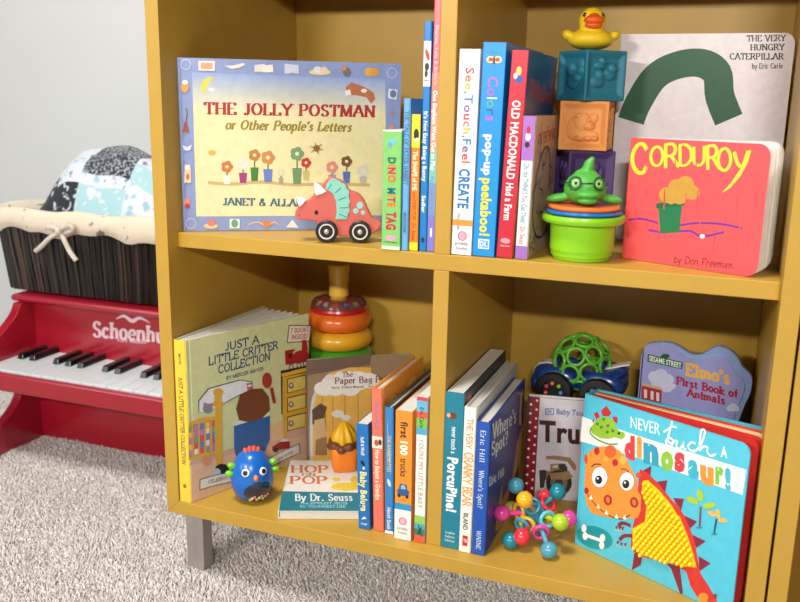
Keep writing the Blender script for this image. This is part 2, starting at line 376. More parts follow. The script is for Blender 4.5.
# ------------------------------------------------------------------ the room
ZF = -.095
carpet_c = (228, 223, 219)
fl = onebox('floor', None, (-4, 4, -6, 3, ZF-.05, ZF-.004), mat((190, 182, 174), .95, var=.2, vs=200, bump=.6, bs=500)); tag(fl, 'grey carpeted floor', 'floor', kind='structure')
wl = onebox('wall_back', None, (-4, 4, .60, .70, ZF, 2.5), mat((206, 209, 211), .8, var=.015, vs=3, bump=.08, bs=250)); tag(wl, 'plain light grey painted wall', 'wall', kind='structure')
def carpet():
    # twisted pile: small bent tapered tufts where the carpet is near enough to see them
    g = .0035; xs = np.arange(-1.1, 1.0, g); ys = np.arange(-.40, .60, g)
    X, Y = np.meshgrid(xs, ys); X = X.ravel()+np.random.uniform(-.45, .45, X.size)*g; Y = Y.ravel()+np.random.uniform(-.45, .45, Y.size)*g
    d = np.stack([X-CP.x, Y-CP.y, np.full(X.size, ZF-CP.z)], 1)
    z = d@np.array(_fw); u = 400+F*(d@np.array(_R))/z; v = 301-F*(d@np.array(_U))/z
    k = (u > -260) & (u < 1000) & (v < 860) & (v > 380) & ~((Y > .36) & (X > .0))
    X = X[k]; Y = Y[k]; n = X.size
    a = np.random.uniform(0, 2*pi, n); lean = np.random.uniform(.001, .0035, n); h = np.random.uniform(.007, .0105, n)*(.8+.35*np.sin(X*21+3*np.sin(Y*17))*np.sin(Y*19+2*np.sin(X*11)))
    r = np.random.uniform(.0011, .0018, n); tw = a+np.random.uniform(.5, 1.6, n)
    V = np.zeros((n, 9, 3)); z0 = ZF-.005
    for j, (f, rr, zz) in enumerate(((0, 1, 0), (.35, 1.25, .6))):
        for q in range(3):
            t = tw*0+2*pi*q/3+a
            V[:, j*3+q, 0] = X+np.cos(a)*lean*f+np.cos(t)*r*rr; V[:, j*3+q, 1] = Y+np.sin(a)*lean*f+np.sin(t)*r*rr; V[:, j*3+q, 2] = z0+h*zz
    for q in range(3):
        t = 2*pi*q/3+a+.6
        V[:, 6+q, 0] = X+np.cos(a)*lean*.8+np.cos(tw)*lean*.7+np.cos(t)*r*.55; V[:, 6+q, 1] = Y+np.sin(a)*lean*.8+np.sin(tw)*lean*.7+np.sin(t)*r*.55; V[:, 6+q, 2] = z0+h
    base = [(0,1,4,3),(1,2,5,4),(2,0,3,5),(3,4,7,6),(4,5,8,7),(5,3,6,8)]
    Q = (np.arange(n)[:, None, None]*9+np.array(base)[None]).reshape(-1, 4)
    Tt = (np.arange(n)[:, None]*9+np.array([6, 7, 8])[None])
    me = bpy.data.meshes.new('carpet_pile'); nv = n*9; me.vertices.add(nv); me.vertices.foreach_set('co', V.reshape(-1))
    loops = np.concatenate([Q.reshape(-1), Tt.reshape(-1)]); me.loops.add(loops.size); me.loops.foreach_set('vertex_index', loops.astype(np.int32))
    st = np.concatenate([np.arange(Q.shape[0])*4, Q.size+np.arange(n)*3]); me.polygons.add(st.size)
    me.polygons.foreach_set('loop_start', st.astype(np.int32))
    me.polygons.foreach_set('use_smooth', np.ones(st.size, bool)); me.update(calc_edges=True); me.validate()
    me.materials.append(mat(carpet_c, .95, var=.16, vs=160, spec=.1))
    o = bpy.data.objects.new('carpet_pile', me); COL.objects.link(o)
    tag(o, 'beige grey shaggy carpet pile on the floor', 'carpet', kind='stuff')
carpet()

# ------------------------------------------------------------------ the shelves
TH = .018; W = .33; H = .3283; DP = .335; RC = .0206
ZB = TH; ZM = 2*TH+H; ZT = ZM+H+.018
XD = TH+W; XR = 2*TH+2*W
gold = mat((190, 150, 58), .42, var=.035, vs=25, bump=.05, bs=700)
steel = mat((172, 166, 162), .4, metal=.35, var=.05)
def shelf_unit(x0, label, inner=True):
    t = thing('bookshelf', label, 'bookshelf', T(x0, 0, 0))
    def bd(n, d): return onebox(n, t, d, gold, bevel=.0009)
    xr = 2*TH+2*W; zt = ZT
    b = MB(); b.add([(0,0,0),(TH,0,TH),(TH,0,zt),(0,0,zt+TH),(0,DP+.006,0),(TH,DP+.006,TH),(TH,DP+.006,zt),(0,DP+.006,zt+TH)],
                    [(0,1,2,3),(7,6,5,4),(0,3,7,4),(1,5,6,2),(0,4,5,1),(3,2,6,7)], gold); b.build('side_panel', t, bevel=.0007)
    b = MB(); b.add([(xr,0,TH),(xr+TH,0,0),(xr+TH,0,zt+TH),(xr,0,zt),(xr,DP+.006,TH),(xr+TH,DP+.006,0),(xr+TH,DP+.006,zt+TH),(xr,DP+.006,zt)],
                    [(0,1,2,3),(7,6,5,4),(0,3,7,4),(1,5,6,2),(0,4,5,1),(3,2,6,7)], gold); b.build('side_panel', t, bevel=.0007)
    for nm, z0, z1 in (('bottom_board', 0, TH), ('top_board', zt+TH, zt)):
        b = MB(); b.add([(0,0,z0),(xr+TH,0,z0),(xr,0,z1),(TH,0,z1),(0,DP+.006,z0),(xr+TH,DP+.006,z0),(xr,DP+.006,z1),(TH,DP+.006,z1)],
                        [(0,1,2,3),(7,6,5,4),(0,4,5,1),(1,5,6,2),(2,6,7,3),(3,7,4,0)], gold); b.build(nm, t, bevel=.0007, fix=True)
    bd('middle_shelf', (TH, xr, RC, DP, TH+H, 2*TH+H))
    bd('divider', (TH+W, 2*TH+W, RC, DP, TH, TH+H)); bd('divider', (TH+W, 2*TH+W, RC, DP, 2*TH+H, zt))
    bd('back_panel', (TH, xr, DP, DP+.005, TH, zt))
    for lx in (.009, xr+TH-.009-.026):
        for ly in (.026, DP-.055):
            b = MB(); b.prism([(lx, ly), (lx+.010, ly), (lx+.013, ly+.0015), (lx+.016, ly), (lx+.026, ly), (lx+.026, ly+.022), (lx, ly+.022)], ZF-.002, -.0005, steel)
            b.build('leg', t, bevel=.0008)
    return t
shelf_unit(0, 'mustard yellow bookshelf with four cubbies of books and toys on short metal legs')
shelf_unit(.7165, 'second mustard bookshelf, only its edge showing at the far right')
# ------------------------------------------------------------------ books
WHITE = (236, 234, 228)
def rrect(y1, z0, z1, r, y0=0, n=5):
    """outline in (y,z) with the two fore-edge corners rounded"""
    p = [(y0, z0)]
    if r <= 0: p += [(y1, z0), (y1, z1)]
    else:
        p += [(y1-r+r*sin(a), z0+r-r*cos(a)) for a in [pi/2*i/n for i in range(n+1)]]
        p += [(y1-r+r*cos(a), z1-r+r*sin(a)) for a in [pi/2*i/n for i in range(n+1)]]
    p.append((y0, z1)); return p
YZX = Matrix(((0,0,1,0),(1,0,0,0),(0,1,0,0),(0,0,0,1)))      # (a,b,c) -> x=c, y=a, z=b
def leaf_X(w, x, ang): return T(x, 0, 0) @ Rz(ang) @ YZX
def book(name, label, M, w, h, d, spine, side, back=None, kind='hard', pages=WHITE, fan=0, ff=0, leaves=0, r=0, leaf_parts=False, fan0=0,
         leafcols=None, group=None, edge=None, hinge=True):
    """spine at local y=0, front cover at x=w; ff / fan swing the front / back board about the spine"""
    t = thing(name, label, 'book', M, group); b = MB(); ms = ink(spine); mf = ink(side); mbk = ink(back or side); ed = ink(edge or side)
    ct = .0022 if kind == 'hard' else .0012 if kind == 'board' else .0006
    ov = .003 if kind == 'hard' else 0
    o_ = rrect(d, 0, h, r); y0 = .007 if (kind == 'hard' and hinge) else .0012
    cut = [(max(a, y0), z) for a, z in o_] if y0 else o_
    FX = T(w, 0, 0) @ Rz(ff); BX = Rz(fan)
    b.prism(cut, -ct, 0, mf, FX @ YZX, ed)                               # front board
    b.prism(cut, 0, ct, mbk, BX @ YZX, ed)                               # back board
    if kind == 'hard':
        if hinge:
            b.box(-ct-.0007, -.0009, .0030, .0072, 0, h, mf, FX); b.box(-ct, 0, .0012, .0035, 0, h, mf, FX)
            b.box(.0009, ct+.0007, .0030, .0072, 0, h, mbk, BX); b.box(0, ct, .0012, .0035, 0, h, mbk, BX)
        k = min(.0012, w*.15)
        b.prism([(0, .0012), (0, k*.9), (k, 0), (w-k, 0), (w, k*.9), (w, .0012)], 0, h, ms)
    else: b.prism([(0, .0012), (0, .0004), (.0005, 0), (w-.0005, 0), (w, .0004), (w, .0012)], .0001, h-.0001, ms)
    cv = b.build('cover', t)
    pw = w-2*ct; n = leaves
    if n:
        pt = pw/n*.78; pb = MB()
        for k in range(n):
            s = (k+.5)/n; x = w-ct-pw*s; a = ff+(fan-ff)*(fan0+(1-fan0)*s); q = MB() if leaf_parts else pb
            oo = rrect(d-.0004, .0002, h-.0002, r, .0014) if kind == 'board' else rrect(d-ov*.4, ov*.7, h-ov*.7, r, .0035)
            c = leafcols[k % len(leafcols)] if leafcols else pages; pe = c if leafcols else pages
            q.prism(oo, -pt/2, pt/2, mat(c, .55, var=.03), leaf_X(w, x, a), mat(pe, .6, var=.03))
            if leaf_parts: q.build('page', t)
        if not leaf_parts: pb.build('pages', t)
    else:
        pb = MB(); pb.prism(rrect(d-ov-.001, ov+.0003, h-ov-.0003, 0, .0024), -(pw-.0003), -.0003, stripes((188, 182, 170), pages, 260), leaf_X(w, w-ct, 0)); pb.build('pages', t)
    U = Rz(ff).to_3x3() @ Vector((0, 1, 0))
    return t, cv, Art(M, (0, 0, 0), (1, 0, 0), (0, 0, 1)), Art(M, (w, 0, 0), U, (0, 0, 1))
def stand(x, y, z, rot=0, lean=0, w=0):
    """spine facing the room: left lower spine corner at x, y; lean in radians to the right"""
    M = T(x, y, z+.0006) @ Rz(rot)
    if lean > 0: M = M @ T(w, 0, 0) @ Ry(lean) @ T(-w, 0, 0)
    elif lean < 0: M = M @ Ry(lean)
    return M
def face(x, y, z, ang, w, back=0):
    """front cover facing the room: its lower left corner at x, y, its lower edge running at ang; back = lean backwards"""
    M = T(x, y, z+.0006) @ Rz(radians(ang)-pi/2)
    if back: M = M @ Ry(-back)
    return M @ T(-w, 0, 0)
SER = (.19, .055, .085); SERB = (.2, .09, .07); HAND = (.17, .15, 0); THINP = (.07, .06, 0)

# ---- upper left cubby
t, cv, sp, fr = book('picture_book', 'wide blue-bordered cream picture book facing out on the upper shelf', face(.0196, .0300, ZM, 32.2, .012), .012, .2055, .2695, (118, 132, 176), (140, 156, 206))
sp.down('THE JOLLY POSTMAN', .006, .13, .03, .006, (40, 45, 70), font=SER); sp.build(cv, txt='spine_lettering')
fr.P([(192.1,72.4),(385.3,79.5),(386.3,215.3),(196.4,216.4)], (238, 226, 176))
for k in range(16):       # printed evening sky
    a, b2 = k/16*.24, (k+1)/16*.24; f = (k/15)**.8
    c = tuple(int(q0*(1-f)+q1*f) for q0, q1 in zip((150,172,222), (228,220,188)))
    L = lambda s: (192.1+4.3*s, 72.4+144*s); R = lambda s: (385.3+1*s, 79.5+135.8*s)
    fr.P([L(a), R(a), R(b2), L(b2)], c)
J5 = crop(170, 50, 6.333); J6 = crop(285, 50, 6.333); J7 = crop(170, 140, 5.733); J8 = crop(285, 140, 5.475)
fr.P(J5([(285,168),(245,172),(208,195),(193,232),(203,265),(222,278),(226,250),(238,220),(262,190)]), (240, 208, 70))
fr.E(*J5([(262,250)])[0], 3, 1.8, (235,235,235))
fr.P(J6([(385,235),(420,205),(500,232),(560,268),(572,310),(545,340),(515,300),(440,285),(390,290)]), (188, 110, 70))
fr.P(J6([(380,258),(412,250),(420,285),(385,290)]), (240,238,230)); fr.E(*J6([(500,258)])[0], 3, 2, (236,228,214))
fr.Tx('THE JOLLY POSTMAN', (204.7,114), (375,117), 11.6, (176, 34, 40), font=(.27,.08,.09))
fr.Tx("or Other People's Letters", (225.5,129), (351,131.5), 9, (150, 132, 22), font=(.26,.11,.05), shear=.22)
fr.Tx('JANET & ALLAN AHLBERG', (223,205), (352,207.3), 7.2, (62, 112, 128), font=(.28,.09,.08))
fr.Ln([(208,182.5),(232,184),(262,182),(290,184.5),(330,184),(370,185)], 3.2, (205, 178, 120))
def bloom(x, yb, h, c1, c2, wd):           # a potted flower of the printed row
    fr.P([(x-wd*.32,yb-h*.38),(x+wd*.32,yb-h*.38),(x+wd*.24,yb),(x-wd*.24,yb)], c2)
    fr.P([(x-.6,yb-h*.7),(x+.6,yb-h*.7),(x+.6,yb-h*.36),(x-.6,yb-h*.36)], (90,120,60))
    for k in range(5): fr.E(x+wd*.24*cos(k*2*pi/5), yb-h*.72+wd*.24*sin(k*2*pi/5), wd*.24, wd*.24, c1, n=10)
    fr.E(x, yb-h*.72, wd*.14, wd*.14, (240,225,170), n=8)
for a in ((227,184,24,(205,120,70),(235,232,225),13),(243,183,27,(225,222,220),(160,60,130),13),(254.5,181,36,(190,130,60),(70,130,60),13),(268,182,34,(205,140,80),(110,130,200),15),
          (281,184,16,(220,210,190),(170,160,140),8),(297,184,42,(120,160,110),(110,150,105),15),(306,180,24,(200,50,45),(200,190,120),11),(332,183,22,(225,140,130),(190,140,190),13),(346.5,183,30,(120,80,50),(90,110,190),12),(363,183,17,(215,210,205),(190,185,180),12)): bloom(*a)
fr.E(*J7([(240,70)])[0], 4, 2, (215,180,60)); fr.E(*J8([(173,45)])[0], 3.4, 3.4, (150,120,50))
for k in range(6): a = k*pi/3+.3; x, y = J8([(173,45)])[0]; fr.Ln([(x,y),(x+7*cos(a),y+6*sin(a))], .7, (120,90,40), curve=False)
cr = (236,228,212)
for q in ([(180,68),(285,70),(283,132),(180,130)],): fr.P(J5(q), cr); fr.P(J5([(195,80),(270,82),(268,122),(195,120)]), (214,160,130))
fr.P(J5([(343,100),(400,98),(470,82),(474,96),(440,112),(390,120)]), cr)
fr.P(J5([(535,95),(600,88),(605,138),(535,138)]), cr); fr.P(J5([(585,98),(650,92),(655,140),(590,142)]), (244,236,220))
fr.P(J5([(725,85),(760,90),(760,150),(725,150)]), (210,216,236)); fr.P(J6([(0,88),(85,95),(88,150),(0,140)]), (210,216,236))
fr.E(*J6([(222,140)])[0], 11, 3, (232,214,150)); fr.E(*J6([(205,125)])[0], 4, 3.5, (225,225,232)); fr.E(*J6([(245,128)])[0], 4, 3.5, (235,205,190))
fr.E(*J6([(392,140)])[0], 4, 4.5, (120,110,105)); fr.P(J6([(355,100),(390,105),(385,130),(360,130)]), (215,140,80))
fr.E(*J6([(530,138)])[0], 4.5, 4.5, (232,178,70)); fr.E(*J6([(565,140)])[0], 4.5, 4.5, (226,160,60))
for c, o in ((J5,(100,92)),(J6,(677,145)),(J7,(120,478))):
    x, y = c([o])[0]; fr.Ln([(x+5*cos(a),y+5*sin(a)) for a in [2*pi*i/12 for i in range(13)]], .8, (196,206,232), curve=False)
fr.E(*J5([(95,232)])[0], 4, 6, (222,160,80)); fr.E(*J5([(95,205)])[0], 3, 2.4, (236,228,220)); fr.P(J5([(92,455),(106,455),(122,520),(78,522)]), (150,84,60)); fr.Ln(J5([(100,455),(108,400),(100,365)]), .8, (110,80,70))
fr.P(J7([(70,28),(100,40),(128,25),(118,55),(98,62),(80,55)]), (215,220,238)); fr.P(J7([(85,140),(118,140),(122,245),(80,245)]), (232,205,170)); fr.E(*J7([(100,158)])[0], 2.4, 2.6, (250,245,235)); fr.E(*J7([(102,210)])[0], 1.6, 3.2, (190,120,70))
fr.E(*J7([(98,355)])[0], 3.2, 4.2, (226,140,120)); fr.E(*J7([(100,378)])[0], 2.4, 2.6, (190,60,60))
fr.E(*J7([(235,492)])[0], 7, 2.6, (232,205,150)); fr.E(*J7([(238,474)])[0], 4.2, 3.6, (216,130,120)); fr.P(J7([(342,452),(400,452),(400,506),(342,506)]), (216,232,220)); fr.E(*J7([(371,478)])[0], 3.4, 4, (110,160,130))
fr.E(*J7([(555,480)])[0], 4.6, 3, (226,130,60)); fr.Ln(J7([(450,484),(500,470),(535,484)]), 1.2, (226,190,150)); fr.Ln(J7([(578,480),(600,470),(620,484)]), 1.2, (226,190,150))
fr.P(J8([(5,478),(40,435),(75,480)]), (228,226,220))
fr.P(J6([(655,245),(712,252),(705,315),(650,305)]), (232,235,242)); fr.E(*J6([(684,278)])[0], 3.2, 4, (110,125,180)); fr.E(*J6([(672,488)])[0], 3, 2.4, (225,150,130)); fr.E(*J6([(676,405)])[0], 1.5, 2.2, (200,130,140))
fr.build(cv)

g1 = 'books standing spine out on the upper shelf'
def spinebook(name, label, x, y, z, w, h, d, spine, side, kind='board', lean=0, leaves=0, group=g1, rot=0, **k):
    M = stand(x, y, z, rot, lean, w); return book(name, label, M, w, h, d, spine, side, kind=kind, leaves=leaves, group=group, **k)
t, cv, sp, fr = spinebook('board_book', 'short light green board book with colourful spine letters, leftmost upright on upper shelf', .2868, .0195, ZM, .0216, .130, .10, (128, 196, 108), (120, 190, 100), leaves=7)
sp.down('DINO', .0108, .101, .074, .0085, [(20,110,80),(235,130,40),(200,40,60),(230,110,40)], bold=.05)
sp.down('MITE', .0108, .068, .047, .0085, [(20,110,130),(235,130,40),(200,40,60),(230,110,40)], bold=.05)
sp.down('TAG', .0108, .042, .022, .0105, (196, 40, 62), bold=.05)
sp.ell(.011,.118,.004,.003,(110,190,215)); sp.ell(.0085,.1145,.0024,.003,(90,170,205)); sp.ell(.0108,.013,.006,.003,(240,160,190)); sp.text('LITTLE SIMON',(.003,.0075),(.0186,.0075),.0014,(40,60,40))
sp.poly([(0,0),(.0216,0),(.0216,.004),(0,.004)],(210,225,190)); sp.poly([(0,.1285),(.0216,.1285),(.0216,.13),(0,.13)],(232,238,222)); sp.build(cv, 'spine_picture', 'spine_lettering')
t, cv, sp, fr = spinebook('picture_book', 'slim sky blue book with dark serif spine letters beside the green board book', .3089, .0225, ZM, .0076, .1632, .12, (104, 168, 226), (98, 160, 220), 'hard', hinge=False)
sp.down('THE TALE OF PETER RABBIT', .0038, .150, .072, .0046, (38, 52, 96), font=(.16,.07,.06)); sp.down('WARNE', .0038, .042, .018, .0036, (38, 52, 96), font=(.16,.07,.06)); sp.build(cv, txt='spine_lettering')
t, cv, sp, fr = spinebook('picture_book', 'orange spined book with yellow ends between two blue spines on upper shelf', .3170, .0262, ZM, .0098, .147, .12, (242, 132, 30), (110, 105, 95))
sp.poly([(0,.112),(.0098,.112),(.0098,.147),(0,.147)],(250,218,40)); sp.poly([(0,0),(.0098,0),(.0098,.009),(0,.009)],(252,220,40)); sp.ell(.0055,.126,.003,.006,(40,36,36)); sp.ell(.006,.120,.002,.0025,(235,235,235))
sp.down('The SHAPE of ME', .0049, .108, .066, .0052, (250,240,210), bold=.02); sp.down('and OTHER STUFF', .0049, .064, .034, .004, (150,60,20), bold=.01); sp.down('Dr. Seuss', .0049, .03, .011, .0045, (120,30,20), bold=.01); sp.build(cv, 'spine_picture', 'spine_lettering')
t, cv, sp, fr = spinebook('picture_book', 'tall thin bright blue book with a white label near the top of its spine', .3276, .0285, ZM, .0086, .2418, .165, (22, 122, 198), (24, 116, 190), 'hard', hinge=False)
sp.poly([(.0004,.176),(.0082,.176),(.0082,.222),(.0004,.222)],(238,240,240)); sp.ell(.0045,.208,.002,.006,(196,40,50),.3); sp.ell(.0042,.196,.0025,.004,(30,36,40)); sp.ell(.0036,.189,.0018,.004,(40,46,50)); sp.line([(.001,.182),(.0076,.182)],.0008,(40,50,60))
sp.down("It's Not Easy Being a Bunny", .0043, .150, .076, .0044, (245,246,246), bold=.02); sp.down('Sadler', .0043, .061, .042, .0042, (245,246,246), bold=.02); sp.ell(.0043,.012,.0022,.003,(20,50,90)); sp.build(cv, 'spine_picture', 'spine_lettering')
t, cv, sp, fr = spinebook('picture_book', 'very tall thin picture book with a pink to lilac spine against the upper divider', .3368, .0295, ZM, .0080, .285, .21, (240, 112, 122), (150, 110, 190), 'hard', hinge=False, lean=.004)
for k, c in enumerate(((128,120,206),(120,150,190),(130,190,170),(214,150,120),(240,128,112))):
    a = (0,.04,.075,.108,.15,.19); sp.poly([(0,a[k]),(.008,a[k]),(.008,a[k+1]),(0,a[k+1])],c)
sp.down("Sharon, Lois & Bram's", .004, .238, .178, .0034, (250,190,190)); sp.down('One Elephant Went Out to Play', .004, .172, .088, .0044, (250,250,250), bold=.02); sp.down('Illustrated by Qin Leng', .004, .082, .034, .0038, (110,140,210)); sp.poly([(.003,.016),(.005,.016),(.005,.026),(.003,.026)],(230,225,250)); sp.build(cv, 'spine_picture', 'spine_lettering')

# ---- upper right cubby
t, cv, sp, fr = spinebook('board_book', 'thick white spined board book with rainbow letters next to the upper divider', .3668, .0230, ZM, .0222, .2135, .19, (238, 236, 236), (236, 234, 234), lean=.010, leaves=9)
rb = [(196,60,80),(226,110,50),(230,180,60),(80,160,90),(60,130,190),(120,90,160)]
sp.down('See,Touch,Feel', .0118, .195, .098, .0088, rb, bold=.02); sp.down('CREATE', .0108, .092, .050, .0112, (34, 116, 190), bold=.035); sp.down('a first sensory book', .007, .045, .027, .0036, (110,120,140)); 
sp.poly([(0,.0315),(.0222,.0315),(.0222,.038),(0,.038)],(240,150,70)); sp.ell(.0115,.0205,.0052,.0052,(222,90,130)); sp.ell(.0115,.0205,.0038,.0042,(248,170,190)); sp.text('priddy',(.004,.0108),(.0185,.0108),.0034,(120,120,125)); sp.text('books',(.005,.0058),(.0175,.0058),.003,(120,120,125)); sp.build(cv, 'spine_picture', 'spine_lettering')
t, cv, sp, fr = spinebook('board_book', 'thick bright blue board book with yellow and white bubble letters on its spine', .3898, .0250, ZM, .0240, .220, .18, (26, 144, 220), (24, 130, 206), lean=.016, leaves=10)
sp.ell(.0085,.203,.0045,.0034,(240,214,120)); sp.ell(.0158,.203,.0045,.0034,(240,214,120)); sp.ell(.0085,.203,.0024,.002,(200,60,60)); sp.ell(.0158,.203,.0024,.002,(200,60,60)); sp.ell(.0121,.202,.0013,.004,(70,40,60))
sp.down('Colors', .0122, .186, .142, .0105, [(214,90,170),(200,80,190),(236,240,250),(90,190,120),(30,90,170),(210,90,200)], bold=.0); sp.down('pop-up', .012, .128, .086, .0085, (248,248,250), bold=.04); sp.down('peekaboo!', .0122, .083, .022, .0105, (248,222,60), bold=.035)
sp.poly([(.006,.008),(.018,.008),(.018,.0185),(.006,.0185)],(240,244,248)); sp.poly([(.0074,.0094),(.0166,.0094),(.0166,.0171),(.0074,.0171)],(26,144,220)); sp.text('DK',(.0083,.0106),(.0157,.0106),.0054,(248,250,250),bold=.03); sp.build(cv, 'spine_picture', 'spine_lettering')
t, cv, sp, fr = spinebook('board_book', 'red spined board book with a dark blue front cover on the upper shelf', .4158, .0270, ZM, .0172, .2125, .15, (200, 38, 58), (44, 92, 150), lean=.034, leaves=8)
sp.ell(.0085,.192,.0028,.0045,(240,200,120)); sp.ell(.009,.184,.004,.004,(40,90,180)); sp.ell(.0055,.187,.002,.003,(230,235,240))
sp.down('OLD MACDONALD', .0086, .163, .083, .0082, (246,240,240), bold=.03); sp.down('Had a Farm', .0086, .079, .040, .0074, (246,240,240), bold=.03); sp.ell(.0086,.018,.0052,.003,(236,150,170)); sp.text('little simon',(.0035,.0118),(.0137,.0118),.0018,(240,200,205)); sp.build(cv, 'spine_picture', 'spine_lettering')
fr.text('Old MacDonald', (.012,.168), (.14,.160), .018, (196, 66, 60), bold=.03); fr.text('HAD A FARM', (.03,.132), (.13,.128), .016, (176, 54, 56), bold=.03)
fr.poly([(.0,.075),(.04,.1),(.07,.085),(.11,.105),(.149,.08),(.149,0.001),(.0,0.001)],(206,160,60)); fr.ell(.05,.078,.02,.016,(220,190,90)); fr.build(cv)
t, cv, sp, fr = spinebook('picture_book', 'short book with a white and purple spine and busy patterned cover beside the stacking cups', .4362, .0272, ZM, .0125, .148, .125, (232, 234, 236), (206, 176, 150), 'hard', lean=.012)
sp.poly([(0,.103),(.0125,.103),(.0125,.148),(0,.148)],(170,110,196)); sp.poly([(0,0),(.0125,0),(.0125,.014),(0,.014)],(160,110,190)); sp.ell(.006,.127,.0028,.004,(238,236,236)); sp.ell(.006,.134,.002,.004,(196,40,60)); sp.ell(.0055,.119,.0026,.003,(40,36,44))
sp.down('Oh, the THINKS You Can Think!', .0062, .1, .038, .0056, (60,140,160), bold=.01); sp.down('Dr. Seuss', .0062, .034, .016, .005, (206,50,60), bold=.01); sp.build(cv, 'spine_picture', 'spine_lettering')
rr = random.Random(3)
for k in range(46):
    a = (rr.uniform(.01,.117), rr.uniform(.008,.14)); an = rr.uniform(0, 6.3); L = rr.uniform(.008,.02)
    fr.line(_cat([(a[0]+L*q/3*cos(an+q*.5*rr.choice((-1,1))), a[1]+L*q/3*sin(an+q*.5)) for q in range(4)], False), .0014, rr.choice([(60,60,90),(120,50,60),(190,110,70),(70,110,110),(90,60,110)]))
fr.k = 46
for k in range(16): q = [(.065+.03*cos(a)*(1+.1*k%3), .065+.05*sin(a)) for a in (k*.42, k*.42+.2, k*.42+.45)]; fr.line(q, .003, (50,60,86))
fr.text('OH, THE THINKS', (.018,.118), (.108,.122), .012, (170,50,50), bold=.02); fr.build(cv)

# caterpillar-title book (cover art reduced to a plain green arch)
t, cv, sp, fr = book('board_book', 'pale pinkish white board book with a green arch, standing behind the coral red book', face(.5055, .2150, ZM, .6, .014), .014, .2412, .1875, (228, 222, 226), (238, 230, 236), kind='board', leaves=6, r=.012)
C7 = crop(610, 20, 4.2105)
cen = [(88,425),(118,350),(190,240),(285,190),(385,182),(450,225),(462,320),(500,420)]
cc = _cat(cen, False); fr.Ln(C7(cc), 27, (14, 84, 46), curve=False)
for t_, a, b in (('THE VERY', (577,90), (740,88)), ('HUNGRY', (592,128), (735,126)), ('CATERPILLAR', (505,166), (731,166))): fr.Tx(t_, C7([a])[0], C7([b])[0], 6.0, (36, 34, 38), font=(.24,.09,.09))
fr.Tx('by Eric Carle', C7([(598,205)])[0], C7([(727,203)])[0], 5, (36,34,38), font=(.2,.1,.06)); fr.build(cv)

# coral red board book, pages fanned
t, cv, sp, fr = book('board_book', 'coral red board book with yellow brush lettering and fanned white pages on upper shelf', face(.5395, .0870, ZM, -23, .014), .014, .1275, .1465, (226, 72, 80), (236, 84, 88), kind='board', leaves=6, r=.012, fan=radians(30), fan0=.12, leaf_parts=True, edge=(240,238,236), back=(238,236,236))
C8 = crop(610, 130, 3.763)
rr = random.Random(9)
for k in range(40):
    u = rr.uniform(.006,.14); v = rr.uniform(.012,.105); fr.line([(u,v),(u+rr.uniform(-.002,.002),v+rr.uniform(.008,.02))], .0012, rr.choice([(228,72,84),(244,96,92),(222,70,96),(242,92,84)]))
fr.k = 8
for ch, x0, y0, x1, y1 in (('C',80,55,142,165),('O',150,64,203,138),('R',203,56,258,140),('D',258,58,310,134),('U',310,64,362,136),('R',362,62,412,146),('O',404,70,458,156)):
    wd = glyph(ch)[0]; p = C8([(x0,y1),(x1,y1-4)]); fr.Tx(ch, p[0], p[1], (y1-y0)/3.763, (250, 224, 58), font=(.19,.11,0))
fr.Ln(C8([(468,82),(478,120),(492,140)]), 3.4, (250,224,58)); fr.P(C8([(514,78),(532,76),(520,120),(490,175),(450,220),(420,237),(455,200),(492,145)]), (250,224,58))
fr.Ln(C8([(70,338),(120,334),(180,350)]), 1.6, (120, 50, 150)); fr.Ln(C8([(265,358),(330,350),(420,354),(498,370)]), 1.8, (110, 50, 150)); fr.Ln(C8([(145,376),(200,384),(300,380),(345,400),(430,384)]), 1.8, (110,50,160))
fr.P(C8([(182,288),(272,275),(262,385),(190,390)]), (30, 118, 72)); fr.P(C8([(172,276),(280,264),(280,284),(176,296)]), (26,100,62))      # plain potted shrub
for x, y, r_ in ((215,245,30),(250,215,30),(285,205,32),(310,235,28),(262,250,30),(230,262,18)): fr.E(*C8([(x,y)])[0], r_/3.763, r_/3.763, (196, 150, 60), n=14)
fr.E(*C8([(348,400)])[0], 2.6, 2.2, (236,232,240))
fr.Tx('by Don Freeman', C8([(240,498)])[0], C8([(460,522)])[0], 7, (70, 24, 36), font=(.1,.08,0), shear=.15); fr.build(cv)
# ---- lower left cubby
t, cv, sp, fr = book('picture_book', 'large pale green storybook with a yellow spine, propped half open at the left end', stand(.0192, .0008, ZB), .0170, .2155, .2035, (246, 206, 64), (212, 217, 164), back=(206, 212, 176), ff=radians(-21), fan=radians(-3), leaves=7, edge=(214,218,184))
sp.down('MAYER', .0085, .198, .184, .0032, (90,70,20)); sp.down('JUST A LITTLE CRITTER COLLECTION', .0085, .168, .052, .0055, (80,74,30), font=HAND); sp.ell(.0085,.022,.0025,.003,(150,110,20)); sp.build(cv, 'spine_picture', 'spine_lettering')
K1 = crop(165, 300, 5.161); K2 = crop(165, 400, 5.019)
fr.P([(191.5,462),(311.5,424),(309.5,457.2),(191.6,502.8)], (224, 186, 160))
fr.P(K2([(125,310),(720,120),(720,170),(125,330)]), (214,170,150)); fr.P(K2([(520,125),(600,100),(600,190),(520,215)]), (226,190,150))
navy = (36, 58, 120)
for b_, a, b2 in (('JUST A', (310,262), (484,222)), ('LITTLE CRITTER', (225,337), (582,250)), ('COLLECTION', (275,380), (542,308))): fr.Tx(b_, K1([a])[0], K1([b2])[0], 8, navy, font=HAND)
fr.Tx('BY MERCER MAYER', K1([(316,412)])[0], K1([(507,362)])[0], 3.4, navy, font=HAND)
